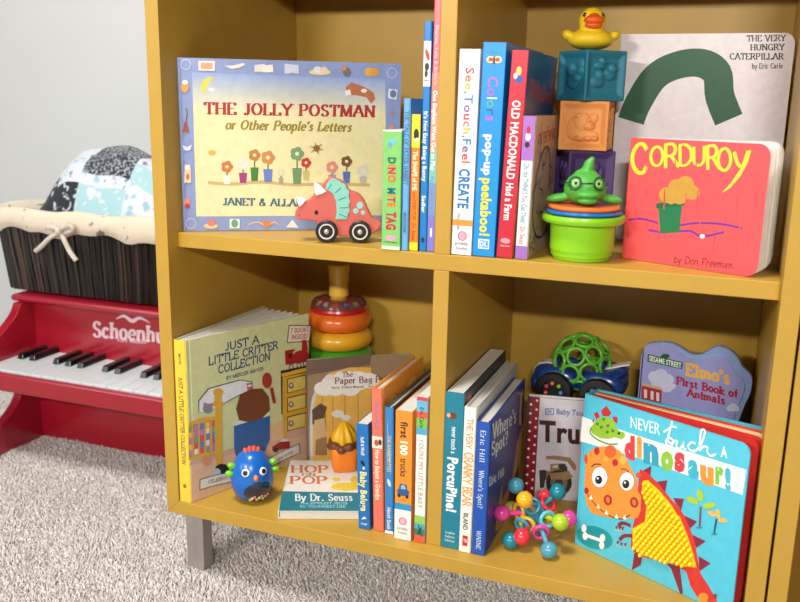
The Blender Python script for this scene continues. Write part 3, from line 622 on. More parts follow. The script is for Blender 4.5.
fr.P(K1([(638,128),(755,130),(745,215),(628,222)]), (80,90,80)); fr.P(K1([(643,133),(750,135),(741,210),(633,217)]), (238,226,214)); fr.Tx('7 BOOKS', K1([(648,170)])[0], K1([(742,162)])[0], 4.4, (190,40,50), font=HAND); fr.Tx('INSIDE!', K1([(652,204)])[0], K1([(736,196)])[0], 4.4, (190,40,50), font=HAND)
out = (60, 44, 30)
fr.P(K1([(597,365),(745,335),(745,568),(600,590)]), out); fr.P(K1([(600,380),(740,345),(740,365),(606,398)]), (232,184,70)); q = (236,196,92)   # printed chest of drawers
fr.P(K1([(606,400),(735,372),(735,600),(606,630)]), (222,172,60))
for yy in (395, 492, 590): fr.P(K1([(630,yy+12),(728,yy-12),(728,yy+62),(630,yy+88)]), out); fr.P(K1([(634,yy+16),(724,yy-6),(724,yy+60),(634,yy+83)]), (232,204,110)); fr.E(*K1([(650,yy+46)])[0], 2.6, 3, out); fr.E(*K1([(650,yy+45)])[0], 1.7, 2, (200,196,190))
fr.P(K2([(590,100),(610,95),(608,185),(592,190)]), (222,172,60)); fr.P(K2([(700,70),(712,66),(710,140),(700,145)]), (222,172,60))
red = (170, 36, 44)                                                                   # printed toy engine on the chest
fr.P(K1([(617,262),(668,252),(670,262),(660,265),(662,300),(742,285),(740,318),(622,335)]), red); fr.E(*K1([(700,285)])[0], 8, 5, red, -.2); fr.P(K1([(706,225),(732,218),(738,262),(704,268)]), red); fr.E(*K1([(718,216)])[0], 3, 2.2, red)
fr.P(K1([(634,278),(655,274),(655,298),(636,302)]), (110,24,34))
for x, y in ((650,345),(690,337),(722,328)): fr.E(*K1([(x,y)])[0], 2.4, 2.8, (60,56,60)); fr.E(*K1([(x,y)])[0], 1.5, 1.8, (210,206,200))
fr.P(K1([(170,520),(222,455),(330,425),(385,410),(450,420),(452,460),(330,520),(230,575),(172,580)]), (80,84,100)); fr.P(K1([(176,522),(226,460),(332,430),(386,415),(445,424),(447,456),(330,515),(230,575),(176,578)]), (228,232,238))   # pillow
fr.P(K1([(418,430),(446,426),(448,462),(424,466)]), (190,110,120)); fr.P(K1([(424,440),(446,436),(447,444),(425,448)]), (236,230,230))
fr.P(K2([(118,130),(248,95),(250,260),(118,300)]), (196,120,140))                                                        # patchwork quilt
rr = random.Random(5)
for i in range(5):
    for j in range(5): x = 120+i*26; y = 135+j*30-i*7; fr.P(K2([(x,y),(x+24,y-6),(x+24,y+21),(x,y+27)]), rr.choice([(214,84,96),(90,140,190),(236,206,90),(236,226,214),(120,170,110),(190,130,190)]))
yel = (222,172,56)
for x in (132, 165, 196, 226): fr.P(K2([(x,118-(x-132)*.22),(x+9,116-(x-132)*.22),(x+9,284-(x-132)*.2),(x,287-(x-132)*.2)]), yel)
fr.Ln(K2([(118,125),(180,98),(255,92)]), 3, yel); fr.Ln(K2([(118,292),(255,262)]), 3, yel, curve=False); fr.P(K2([(250,20),(284,10),(288,330),(254,340)]), yel)
for y, r_ in ((-38,26),(-10,20),(18,26)): fr.E(*K2([(266,y)])[0], r_/5, r_/6, yel, n=14)
fr.E(*K2([(213,42)])[0], 5, 5, (130,140,160)); fr.E(*K2([(200,22)])[0], 2, 2, (196,120,120)); fr.E(*K2([(232,25)])[0], 2, 2, (196,120,120))
fr.P(K2([(345,110),(525,60),(525,200),(500,255),(360,300),(345,240)]), (34, 98, 168)); fr.P(K2([(345,110),(525,60),(525,78),(345,130)]), (220,226,210))                    # plain blue toy chest with a brown cushion
fr.P(K1([(365,560),(385,490),(440,460),(500,455),(535,500),(540,568),(500,610),(430,630),(380,620)]), (120, 66, 40)); fr.E(*K1([(525,415)])[0], 5, 8, (176,60,50)); fr.P(K1([(538,455),(556,450),(572,530),(556,535)]), (160,56,48))
fr.E(*K2([(600,215)])[0], 5, 4.5, (220,220,224)); fr.P(K2([(535,235),(575,210),(625,205),(625,240),(540,258)]), (150,34,44)); fr.E(*K2([(555,250)])[0], 2.5, 2.5, (50,40,40)); fr.E(*K2([(208,305)])[0], 5, 5, (214,150,110)); fr.E(*K2([(285,345)])[0], 7, 5, (44,42,46)); fr.E(*K2([(258,362)])[0], 4, 4, (190,196,206))
fr.Ln(K2([(172,425),(260,400),(330,385),(420,350),(520,315),(600,275),(676,240)]), 9.4, (90,84,90)); fr.Ln(K2([(176,424),(260,400),(330,385),(420,350),(520,315),(600,275),(672,243)]), 8, (224,224,222))
fr.Tx('CELEBRATING', K2([(216,420)])[0], K2([(358,382)])[0], 3.4, (90,84,100), font=HAND); fr.Tx('A YEAR OF FUN', K2([(548,312)])[0], K2([(640,266)])[0], 2.6, (90,84,100), font=HAND)
fr.build(cv)

# flat book
a = radians(22.3); M = Matrix(((0, cos(a), -sin(a), .1588), (0, sin(a), cos(a), .0066), (1, 0, 0, ZB+.0006), (0, 0, 0, 1)))
t, cv, sp, fr = book('board_book', 'white and teal board book lying flat on the lower shelf', M, .0108, .154, .108, (226, 224, 216), (232, 228, 218), kind='board', leaves=0, r=.004, edge=(226,222,212))
H4 = crop(270, 370, 3.764)
fr.P(H4([(46,456),(335,462),(332,531),(33,530)]), (16, 122, 138))
hop = (206, 110, 72)
fr.Tx('HOP', H4([(80,386)])[0], H4([(222,386)])[0], 7, hop, font=SERB); fr.Tx('ON', H4([(120,400)])[0], H4([(172,400)])[0], 3, (150,110,90), font=SERB); fr.Tx('POP', H4([(76,428)])[0], H4([(218,428)])[0], 7.2, hop, font=SERB)
fr.Tx('By Dr. Seuss', H4([(95,492)])[0], H4([(312,492)])[0], 6.4, (244,244,240), font=SERB); fr.Tx('The SIMPLEST SEUSS', H4([(112,506)])[0], H4([(292,507)])[0], 2.4, (150,210,216), bold=.02); fr.Tx('for YOUNGEST USE', H4([(112,518)])[0], H4([(284,519)])[0], 2.4, (150,210,216), bold=.02)
fr.E(*H4([(285,440)])[0], 15, 4, (228,200,70)); fr.E(*H4([(250,412)])[0], 4, 2, (228,200,70)); fr.E(*H4([(318,415)])[0], 4, 4, (228,200,70)); fr.build(cv)

# brown picture book leaning behind
t, cv, sp, fr = book('picture_book', 'brown and yellow picture book with white clouds, behind the flat book and spines', face(.1167, .1701, ZB, 36.1, .008), .008, .1535, .152, (120, 100, 84), (150, 126, 98), kind='paper', edge=(150,130,110), pages=(206,196,184))
fr.P(H4([(140,-35),(380,-62),(378,-20),(140,20)]), (112, 92, 76)); fr.P(H4([(150,340),(152,140),(175,60),(225,10),(300,-10),(380,-10),(380,340)]), (226, 178, 84)); fr.Ln(H4([(156,340),(158,145),(182,66),(230,18)]), 3, (206,208,210))
for x in (195, 235, 280, 330): fr.P(H4([(x,30),(x+3,30),(x+3,330),(x,330)]), (176, 128, 60))
for x, y, r_ in ((205,70,34),(240,50,40),(285,40,46),(330,40,44),(370,40,36),(300,70,34),(245,75,28)): fr.E(*H4([(x,y)])[0], r_/3.2, r_/4.6, (236, 232, 226), n=14)
for x, y, r_ in ((255,165,20),(285,180,16),(225,28,16)): fr.E(*H4([(x,y)])[0], r_/3.2, r_/5, (228,222,212), n=12)
fr.P(H4([(170,320),(175,160),(210,150),(215,320)]), (150, 118, 84)); fr.P(H4([(158,150),(190,125),(215,140),(195,200),(160,205)]), (92, 70, 56)); fr.P(H4([(166,190),(205,180),(214,250),(172,262)]), (206,176,130))
br = (112, 44, 36)
fr.Tx('The', H4([(272,27)])[0], H4([(312,25)])[0], 5.4, br, font=SERB); fr.Tx('Paper Bag Princess', H4([(245,52)])[0], (405,381), 6, br, font=SERB); fr.Tx('Story  Robert Munsch    Art  Michael Martchenko', H4([(232,70)])[0], (404,386), 2, (70,50,46)); fr.build(cv)

g2 = 'books standing spine out on the lower shelf'
def low(name, label, x, y, w, h, d, spine, side, **k): return spinebook(name, label, x, y, ZB, w, h, d, spine, side, group=g2, **k)
t, cv, sp, fr = low('board_book', 'short blue board book with yellow spine title, leftmost of the lower spines', .2600, .0238, .0150, .1345, .13, (20, 112, 186), (22, 104, 176), lean=-.03, leaves=8)
sp.down('Raffi & Wolff', .0075, .118, .095, .0042, (230,236,240)); sp.ell(.0075,.085,.0022,.004,(20,30,50),.5); sp.ell(.0083,.079,.0012,.002,(240,240,240)); sp.down('Baby Beluga', .0078, .074, .023, .0082, (240,232,130), bold=.03); sp.poly([(.004,.012),(.011,.014),(.0075,.0165)],(240,244,246)); sp.text('Knopf',(.0035,.0055),(.0115,.0055),.0026,(230,236,240)); sp.build(cv, 'spine_picture', 'spine_lettering')
t, cv, sp, fr = low('picture_book', 'tall coral spined book with an orange cover, second of the lower left spines', .2784, .0262, .0136, .180, .145, (238, 116, 90), (238, 158, 54), kind='hard', lean=-.028)
sp.down('REAGAN & WILDISH', .0068, .163, .128, .0044, (150,110,170)); sp.poly([(.0003,.106),(.0133,.106),(.0133,.121),(.0003,.121)],(236,220,206)); sp.ell(.006,.113,.003,.004,(190,90,60)); sp.ell(.0105,.114,.002,.004,(60,50,50)); sp.down('How to Babysit a Grandpa', .0068, .104, .04, .0058, (250,236,216), bold=.02); sp.down('KNOPF', .0068, .03, .014, .0036, (200,110,140)); sp.build(cv, 'spine_picture', 'spine_lettering')
fr.ell(.03,.15,.02,.012,(246,190,80)); fr.ell(.1,.155,.016,.01,(246,200,90)); fr.build(cv)
t, cv, sp, fr = low('picture_book', 'slim blue spined book with a dark cover between coral and orange spines', .2942, .0245, .0108, .160, .17, (48, 128, 196), (60, 62, 70), kind='hard', lean=-.016)
sp.down('Pfister', .0054, .148, .130, .004, (200,220,240), shear=.1); sp.down('THE RAINBOW FISH', .0054, .125, .08, .0048, (226,206,130), font=(.15,.08,.03)); sp.ell(.0054,.066,.002,.005,(200,220,240),.3); sp.down('North', .0054, .034, .02, .0044, (236,240,244), bold=.02); sp.down('South', .0054, .018, .006, .0044, (236,240,244), bold=.02); sp.poly([(0,0),(.0108,0),(.0108,.004),(0,.004)],(230,232,230)); sp.build(cv, 'spine_picture', 'spine_lettering')
t, cv, sp, fr = low('board_book', 'chunky orange spined board book with a blue truck above its white foot', .3090, .0178, .0208, .161, .155, (240, 146, 44), (238, 150, 50), lean=-.008, leaves=9)
sp.poly([(0,0),(.0208,0),(.0208,.038),(0,.038)],(240,238,236)); sp.poly([(0,.038),(.0208,.038),(.0208,.046),(0,.046)],(36,150,206))
sp.down('first', .0108, .148, .128, .0085, (50,44,40), bold=.03); sp.down('100', .0108, .124, .107, .0088, (250,248,240), bold=.04); sp.down('trucks', .0108, .103, .08, .008, (50,44,40), bold=.015)
sp.poly([(.0035,.056),(.0175,.056),(.018,.063),(.016,.064),(.0145,.071),(.0065,.071),(.005,.064),(.003,.063)],(50,90,140)); sp.poly([(.0075,.0645),(.0135,.0645),(.0128,.0695),(.0082,.0695)],(150,190,220)); sp.ell(.0055,.0555,.002,.0022,(34,34,38)); sp.ell(.0155,.0555,.002,.0022,(34,34,38))
sp.ell(.0105,.0235,.005,.005,(222,90,130)); sp.ell(.0105,.0235,.0036,.004,(248,180,196)); sp.text('priddy',(.004,.0125),(.017,.0125),.0034,(130,130,134)); sp.text('books',(.0045,.0072),(.0165,.0072),.003,(130,130,134)); sp.build(cv, 'spine_picture', 'spine_lettering')
t, cv, sp, fr = low('board_book', 'white spined board book with pastel letters and striped ends beside the lower divider', .3336, .0192, .0128, .1805, .15, (240, 238, 232), (232, 226, 214), lean=-.004, leaves=6)
for z0, z1, c in ((.176,.1805,(206,60,80)),(.163,.176,(100,180,214)),(.155,.163,(226,90,60)),(.143,.155,(120,190,80)),(.135,.143,(80,170,200)),(.024,.034,(150,200,90)),(.017,.024,(70,170,190)),(.009,.017,(60,120,110)),(.0,.009,(226,90,60))): sp.poly([(0,z0),(.0128,z0),(.0128,z1),(0,z1)],c)
sp.down('Eric Carle', .0064, .168, .143, .0048, (40,40,50), bold=.01); sp.down("YOU'RE MY LITTLE BABY", .0064, .130, .044, .0054, [(120,170,90),(90,150,190),(214,110,90),(150,120,180),(200,170,90)], bold=.0); sp.line([(.004,.01),(.009,.02)],.0014,(30,50,40)); sp.line([(.009,.008),(.005,.022)],.0014,(30,50,40)); sp.build(cv, 'spine_picture', 'spine_lettering')

# ---- lower right cubby
t, cv, sp, fr = low('board_book', 'tall teal spined board book with a black patterned cover against the lower divider', .3664, .0205, .0218, .191, .188, (16, 124, 150), (28, 34, 40), back=(20,110,134), leaves=6)
sp.ell(.009,.163,.005,.0042,(110,60,44)); sp.ell(.0045,.163,.0022,.0026,(236,170,140)); sp.down('never touch a', .0115, .15, .118, .0058, (226,238,240)); sp.down('PorcuPine!', .011, .113, .046, .0115, (244,248,248), bold=.045)
for k in range(3): sp.text(('make','believe','ideas')[k],(.005,.018-.005*k),(.0165,.018-.005*k),.0032,(200,226,232),bold=.01)
sp.build(cv, 'spine_picture', 'spine_lettering')
fr.ell(.02,.165,.014,.018,(214,110,60)); fr.text('Never touch', (.045,.165), (.17,.165), .012, (206,210,212), bold=.0); fr.ell(.1,.1,.04,.04,(90,60,46)); fr.build(cv)
t, cv, sp, fr = low('picture_book', 'white spined picture book with ochre title between teal and blue spines', .3887, .0182, .0142, .177, .195, (238, 236, 230), (214, 214, 212), kind='hard', lean=.004)
sp.down('THE VERY', .0073, .163, .128, .0068, (196,140,40), font=(.16,.13,0)); sp.down('CRANKY BEAR', .0073, .123, .058, .0096, (226,158,30), font=(.2,.15,0)); sp.down('BLAND', .0071, .049, .028, .0052, (60,60,60)); sp.poly([(.0042,.008),(.0104,.008),(.0104,.021),(.0042,.021)],(206,36,44)); sp.text('TB',(.0052,.0125),(.0094,.0125),.004,(240,230,226),bold=.03); sp.build(cv, 'spine_picture', 'spine_lettering')
t, cv, sp, fr = low('picture_book', 'dark blue paperback sized book with white cover title, rightmost of the lower spines', .4043, .0184, .0155, .162, .172, (18, 82, 176), (24, 58, 142), kind='hard', leaves=6)
sp.down('Eric Hill', .0078, .152, .114, .0056, (220,230,240), font=(.13,.07,.04)); sp.down("Where's Spot?", .0078, .104, .058, .0056, (220,230,240), font=(.13,.07,.04)); sp.down('WARNE', .0078, .03, .007, .0052, (220,230,240), font=(.13,.07,.05)); sp.build(cv, 'spine_picture', 'spine_lettering')
fr.Tx("Where's", (493.1,439), (516,421.5), 15, (232,236,240), font=(.22,.1,.05)); fr.Tx('Spot?', (491.5,456), (508,442.5), 13, (232,236,240), font=(.22,.1,.05)); fr.Tx('Eric Hill', (489.1,486), (504,474.8), 8, (226,230,236), font=(.22,.1,.05))
fr.poly([(.17,.002),(.17,.1),(.14,.085),(.125,.045),(.075,.035),(.07,.06),(.05,.03),(.045,.01),(.06,.002)],(190,150,80)); fr.poly([(.16,.002),(.16,.05),(.11,.03),(.09,.002)],(40,30,26)); fr.poly([(.145,.15),(.16,.152),(.158,.12),(.164,.1),(.146,.108)],(200,160,70)); fr.build(cv)

# polka-dot banded book
t, cv, sp, fr = book('board_book', 'pale lilac book with a red polka dot band and a printed digger, behind the rattle', face(.4245, .1900, ZB, 9, .012), .012, .1385, .155, (150, 20, 36), (226, 220, 232), kind='hard', leaves=5, hinge=False)
fr.poly([(0,0),(.0155,0),(.0155,.1385),(0,.1385)],(150, 22, 38)); fr.poly([(.0,0),(.004,0),(.004,.1385),(0,.1385)],(90,14,26))
for j in range(11):
    for i in range(2): fr.ell(.0045+.0075*i, .006+j*.0122+.006*(i%2), .0017, .0017, (238,232,234), n=10)
T2 = crop(510, 390, 6.689)
blu = (44, 104, 172)
fr.P(T2([(235,122),(295,122),(293,166),(235,165)]), blu); fr.P(T2([(240,127),(290,127),(288,161),(240,160)]), (226,220,232)); fr.Tx('DK', T2([(245,155)])[0], T2([(284,155)])[0], 3.6, blu, bold=.02); fr.Tx('Baby Touch and Feel', T2([(312,161)])[0], (616,418), 5.4, blu, bold=.015)
fr.Tx('Trucks', T2([(196,338)])[0], (617,446), 19.5, (70, 16, 24), bold=.035)
tan = (166, 130, 90)
fr.P(T2([(240,442),(300,438),(400,450),(440,500),(440,540),(420,530),(385,480),(300,465),(242,462)]), tan); fr.P(T2([(270,495),(345,490),(350,530),(390,535),(395,590),(270,560)]), tan); fr.P(T2([(200,540),(400,545),(400,600),(200,600)]), (140,110,80)); fr.P(T2([(325,498),(365,490),(385,520),(380,545),(330,530)]), (50,46,46)); fr.P(T2([(285,505),(320,502),(320,520),(286,522)]), (206,210,214))
R3 = crop(480, 470, 6.336)
fr.E(*R3([(500,80)])[0], 13, 13, (44,42,46)); fr.E(*R3([(500,80)])[0], 8.5, 8.5, (120,110,100)); fr.E(*R3([(500,80)])[0], 4, 4, (60,58,60)); fr.P(R3([(375,0),(420,0),(420,30),(405,110),(380,115)]), (60,54,54)); fr.P(R3([(440,20),(560,10),(590,40),(560,60),(450,60)]), tan); fr.build(cv)

# big dinosaur book
t, cv, sp, fr = book('board_book', 'large turquoise dinosaur book with yellow rubber spikes, standing angled at lower right', face(.5102, .0886, ZB, -27.3, .026), .026, .187, .197, (70, 178, 200), (84, 196, 222), back=(70, 180, 205), r=.011, fan=radians(10), fan0=.5, leaves=4, leafcols=[(206,40,34),(206,44,36),(232,200,150),(214,70,46)], pages=(226,206,186), leaf_parts=True)
D5 = crop(570, 380, 5.473); D6 = crop(670, 380, 5.473); D7 = crop(570, 480, 4.936); D8 = crop(670, 480, 4.936); D = crop(570, 330, 2.2133)
fr.P([(582.3,416.6),(640,436.5),(746.5,469.8),(742.5,495),(640,458.5),(580.3,441.2)], (240, 238, 238))
wt = (246,248,248)
fr.Tx('NEVER', D5([(332,262)])[0], D5([(493,302)])[0], 11.5, wt, bold=.0); fr.Tx('A', D6([(278,418)])[0], D6([(313,428)])[0], 10.5, wt, bold=.02)
sc = D([(205,212),(222,222),(232,232),(236,248),(222,262),(214,252),(219,222),(222,195)])
fr.Ln(D5([(512,285),(560,255),(585,262)]), 1.5, wt); fr.Ln(D5([(560,225),(545,280),(535,330),(555,345),(575,330)]), 1.7, wt)
for q in ([(18,330),(-5,315),(-22,335),(-12,358),(12,355),(24,332),(40,335)], [(40,330),(36,365),(55,375),(72,350),(76,335),(74,370),(90,378)], [(140,350),(120,340),(100,360),(112,385),(140,385)]): fr.Ln(D6(q), 1.7, wt)
fr.Ln(D6([(112,385),(140,388),(175,340),(192,280),(172,275),(165,330),(160,385),(180,365),(205,368),(205,395),(225,415),(250,405)]), 1.7, wt)
dk = [(220,64,66),(240,160,60),(50,160,190),(140,196,60),(214,60,70),(60,180,205),(240,150,60),(130,196,70),(70,185,210)]
for ch, c, p, h in zip('dinosaur!', dk, ((D5([(298,420),(355,430)])), D5([(365,412),(395,420)]), D5([(402,438),(485,462)]), D5([(497,478),(567,492)]), D6([(24,485),(82,495)]), D6([(98,520),(158,534)]), D6([(165,548),(240,572)]), D6([(248,558),(294,566)]), D6([(300,585),(335,598)])), (19,17.5,18,17,17,16,16,15.5,17)):
    low_ = ch in 'nosaur'; fr.Tx(ch, p[0], p[1], h*(1.05 if not low_ else 1.3), c, font=None, bold=.075)
# little stegosaurus
fr.P(D5([(120,290),(112,262),(150,215),(190,198),(235,218),(255,262),(275,282),(296,284),(304,310),(280,325),(245,312),(215,322),(165,318)]), (150,196,50)); fr.P(D5([(170,170),(198,140),(228,180),(215,198),(180,198)]), (200,44,50)); fr.P(D5([(130,185),(150,172),(165,200),(145,215)]), (200,44,50)); fr.P(D5([(232,200),(262,204),(260,240),(242,228)]), (200,44,50)); fr.P(D5([(120,218),(135,215),(132,240)]), (200,44,50))
fr.Ln(D5([(118,262),(112,290),(150,325),(210,350),(262,350)]), 1.4, (110,160,40))
for x, y in ((185,215),(208,250),(172,258),(235,278),(150,240),(205,285)): fr.E(*D5([(x,y)])[0], 1.7, 1.7, (70,140,50), n=8)
fr.E(*D5([(268,292)])[0], 1.5, 1.5, (40,40,40), n=8)
# dinosaur: body, spikes, head
mar = (136, 34, 62)
for q in ([(372,510),(445,470),(440,545)], [(450,560),(535,548),(520,620)]): fr.P(D5(q), mar)
for q in ([(15,88),(70,92),(55,150)], [(70,175),(135,205),(95,245)], [(112,270),(178,302),(130,335)], [(142,375),(202,412),(145,450)], [(200,565),(232,562),(228,600)]): fr.P(D8(q), mar)
fr.P(D7([(345,-55),(380,-38),(440,20),(520,120)])+D8([(20,100),(75,180),(120,290),(140,400),(150,460),(190,520),(235,602),(150,602),(100,520),(80,450),(-20,400)])+D7([(400,390),(330,370),(300,330),(305,250),(320,190),(330,100)]), (214, 52, 46))
fr.P(D7([(318,360),(358,368),(350,420),(305,445),(312,400)]), mar); fr.P(D7([(470,405),(543,430),(543,500),(520,460)]), mar); fr.P(D8([(0,420),(50,440),(65,560),(50,560)]), mar)
fr.Ln(D7([(300,225),(262,212),(238,225)]), 3, mar); fr.Ln(D7([(310,275),(270,275),(245,295)]), 3, mar)
for x, y in ((232,238),(248,240),(262,242),(238,312),(256,320),(275,322)): fr.P(D7([(x-8,y-10),(x+8,y-12),(x-4,y+10)]), mar); fr.E(*D7([(x-4,y+9)])[0], .9, .9, (230,196,150), n=8)
org = (240, 150, 60)
hd = D5([(78,560),(90,420),(110,385),(150,365),(215,362),(270,385),(310,430),(345,500),(370,560),(372,610)])+D7([(352,80),(350,150),(335,185),(290,192),(200,188),(110,165),(82,120),(72,60)])
fr.P(hd, org); fr.E(*D5([(222,392)])[0], 6, 6.5, (226,100,46)); fr.E(*D5([(148,388)])[0], 2.8, 4, (190,40,44)); fr.E(*D5([(248,452)])[0], 3, 3.6, (190,40,44)); fr.E(*D5([(198,433)])[0], 2.6, 2.8, (246,176,70)); fr.E(*D5([(290,438)])[0], 3.4, 4, (246,186,70)); fr.E(*D5([(88,432)])[0], 1.8, 5, (220,80,50)); fr.E(*D5([(375,520)])[0], 2.6, 2.8, (226,80,56))
for x, y, rx, ry in ((163,532,7.8,10.2),(312,555,7.2,9.2)): fr.E(*D5([(x,y)])[0], rx+.7, ry+.7, (206,120,60)); fr.E(*D5([(x,y)])[0], rx, ry, (246,246,246)); fr.E(*D5([(x-5,y+14)])[0], 3.6, 4.3, (34,32,34)); fr.E(*D5([(x-10,y+6)])[0], 1, 1.2, (240,240,240))
fr.Ln(D5([(118,475),(140,460),(172,462)]), .9, (60,40,36)); fr.Ln(D5([(280,488),(305,488),(325,505)]), .9, (60,40,36))
for x, y in ((188,98),(318,110)): fr.E(*D7([(x,y)])[0], 4.2, 5.4, (176,40,44), -.2); fr.E(*D7([(x,y)])[0], 2, 3.2, (226,120,56), -.2)
fr.E(*D7([(82,52)])[0], 2.2, 3.2, (190,36,44)); fr.Ln(D7([(82,60),(130,125),(190,172),(250,192),(298,172)]), .8, (60,36,34))
for x, y in ((103,84),(140,128),(180,158),(230,178),(270,182)): fr.P(D7([(x-9,y+8),(x+2,y-12),(x+10,y+14)]), (246,246,240))
fr.E(*D7([(122,283)])[0], 18.5, 11, (24,148,160), .3); b_ = (240,240,240)
fr.Ln(D7([(75,270),(160,300)]), 2.8, b_, curve=False)
for x, y in ((70,238),(76,276),(162,285),(158,322)): fr.E(*D7([(x,y)])[0], 2.6, 4, b_, n=12)
for x, y, c in ((150,75,(170,206,60)),(112,100,(170,206,60)),(195,125,(170,206,60))): fr.E(*D8([(x,y)])[0], 6.5, 3.2, c, {150:1.4,112:.5,195:-.2}[x], n=14)
fr.P(D8([(148,130),(158,130),(152,232),(142,232)]), (130,70,90)); fr.E(*D8([(145,234)])[0], 3.4, 1, (40,150,170)); fr.P(D8([(226,192),(235,192),(222,265),(214,264)]), (40,70,90)); fr.E(*D8([(220,266)])[0], 3.4, 1, (40,150,170))
for x, y, a in ((238,165,1.4),(208,165,.6),(262,198,.2)): fr.E(*D8([(x,y)])[0], 4.6, 2.4, (240,186,90), a, n=12)
fr.E(*D8([(165,580)])[0], 5, 5, (240,150,50)); fr.build(cv)
# soft rubber spikes in rows over the dinosaur's belly
poly = fr.pp(D7([(360,5),(385,0),(440,50),(500,120),(545,195)])+D8([(45,170),(85,270),(115,360),(132,432),(60,425),(0,400)])+D7([(535,418),(430,395),(345,365),(312,330),(308,240),(370,205),(378,130),(356,60)]))
def inside(p):
    c = False
    for i in range(len(poly)):
        (x0, y0), (x1, y1) = poly[i], poly[i-1]
        if (y0 > p[1]) != (y1 > p[1]) and p[0] < (x1-x0)*(p[1]-y0)/(y1-y0)+x0: c = not c
    return c
nb = MB(); ym = mat((248, 206, 12), .38, var=.02, coat=.1); st = .0056
b_ = MB(); nb.add([(.026+.0004+fr.n.x*0, p[0], p[1]) for p in poly][::1], [tuple(range(len(poly)))], ym)
for i in range(60):
    for j in range(60):
        p = (i*st+(j % 2)*st*.5-.02, j*st*.88-.02)
        if inside(p) and inside((p[0]+.002, p[1])) and inside((p[0]-.002, p[1])):
            nb.lathe([(.0029, 0), (.0027, .0014), (.0019, .0036), (.0009, .0050), (.0001, .0053)], ym, 9, T(.0262, p[0], p[1]) @ Ry(pi/2) @ Rx(.0) @ Ry(.28) , cap=False)
o = nb.build('rubber_spikes', t, smooth=70); tag(o, kind='stuff')

# shaped board book
M = face(.5565, .2480, ZB, -6, .012); E4 = crop(630, 330, 5.333); t = thing('board_book', 'lavender shaped board book with a wavy top edge, leaning space behind the dinosaur book', 'book', M)
t['label'] = 'lavender board book with a wavy cut-out top, standing behind the dinosaur book'
fr = Art(M, (.012, 0, 0), (0, 1, 0), (0, 0, 1)); lav = (150, 152, 206)
inn = _cat(E4([(72,140),(76,100),(95,80),(150,72),(205,80),(260,108),(310,142),(365,158),(420,148),(480,140),(528,165),(552,215),(598,260),(610,310),(590,375),(562,430),(556,480)]), False)
outr = _cat(E4([(72,140),(76,98),(95,78),(150,69),(205,72),(260,92),(310,125),(345,136),(390,130),(430,105),(475,92),(530,110),(572,150),(598,200),(640,240),(650,280),(640,340),(612,400),(592,450),(580,482)]), False)
def shape(pts): q = fr.pp(pts); return [(q[0][0], 0.)]+q+[(q[-1][0]-.004, .1), (q[-1][0]-.004, 0.)]
si, so = shape(inn), shape(outr)
b = MB(); b.prism(si, -.0016, 0, ink(lav), T(.012,0,0) @ YZX, ink((190,192,220))); b.prism([(0,0),(0,si[3][1]),(.0012,si[3][1]),(.0012,0)], 0, .012, ink(lav), YZX); b.prism(so, 0, .0016, ink((60,110,120)), YZX); cv = b.build('cover', t)
for k in range(3):
    b = MB(); b.prism(so, -.0011, .0011, ink((158,166,214) if k else (140,160,210)), T(.0092-k*.0029,0,0) @ YZX, ink((176,190,224))); b.build('page', t)
fr.P(E4([(95,128),(283,172),(278,210),(92,168)]), (24,86,52)); fr.E(*E4([(188,140)])[0], 4.4, 2.4, (24,86,52)); fr.P(E4([(99,133),(279,176),(275,205),(96,164)]), (40,116,70)); fr.Tx('SESAME STREET', E4([(102,163)])[0], E4([(274,204)])[0], 5, (240,240,232), bold=.02)
for x, y, r_ in ((130,250,34),(165,240,36),(200,265,34),(150,275,40),(195,300,36),(228,300,16),(550,412,24),(530,420,16),(570,420,16)): fr.E(*E4([(x,y)])[0], r_/5.333, r_/5.8, (196,198,222), n=14)
fr.P(E4([(62,290),(170,318),(166,400),(60,372)]), (160,44,56)); fr.P(E4([(62,280),(172,308),(172,322),(62,296)]), (206,160,130))
for x in (75,110,140): fr.P(E4([(x,315+(x-75)*.25),(x+16,319+(x-75)*.25),(x+16,365+(x-75)*.25),(x,361+(x-75)*.25)]), (226,206,206))
fr.Tx("Elmo's", E4([(302,240)])[0], E4([(532,288)])[0], 11.5, (232,178,84), font=(.3,.2,.08)); fr.Tx('First Book of', E4([(250,288)])[0], E4([(575,362)])[0], 7.2, (170,36,56), font=(.28,.2,.07)); fr.Tx('Animals', E4([(306,352)])[0], E4([(506,396)])[0], 7.2, (170,36,56), font=(.28,.2,.07)); fr.build(cv)
# ------------------------------------------------------------------ toys on the upper shelf
# wooden triceratops on wheels
O1 = pz(326.6, 242.8, ZM); O2 = pz(359.9, 243.2, ZM); ang = math.atan2(O2.y-O1.y, O2.x-O1.x)
M = T(O1.x, O1.y, ZM+.0004) @ Rz(ang); A = Art(M, (0, 0, 0), (1, 0, 0), (0, 0, 1))
t = thing('toy_triceratops', 'coral wooden toy triceratops with mint frill rolling on black wheels', 'toy', M); XZ = Matrix(((1,0,0,0),(0,0,-1,0),(0,1,0,0),(0,0,0,1)))
coral = mat((208, 98, 88), .42, var=.04, vs=40); mint = mat((134, 202, 188), .45); hw = mat((242, 232, 232), .5)
body = _cat(J8([(72,440),(56,425),(54,400),(66,370),(80,345),(118,338),(150,310),(180,270),(206,245),(225,222),(245,210),(290,222),(330,245),(352,280),(400,300),(432,335),(455,385),(478,430),(520,452),(528,468),(510,495),(472,524)]), False)+J8([(440,530),(300,530),(262,520),(180,470),(165,446),(110,442)])
b = MB(); b.prism(A.pp(body), -.026, -.005, coral, XZ); b.build('body', t, bevel=.0012, smooth=40)
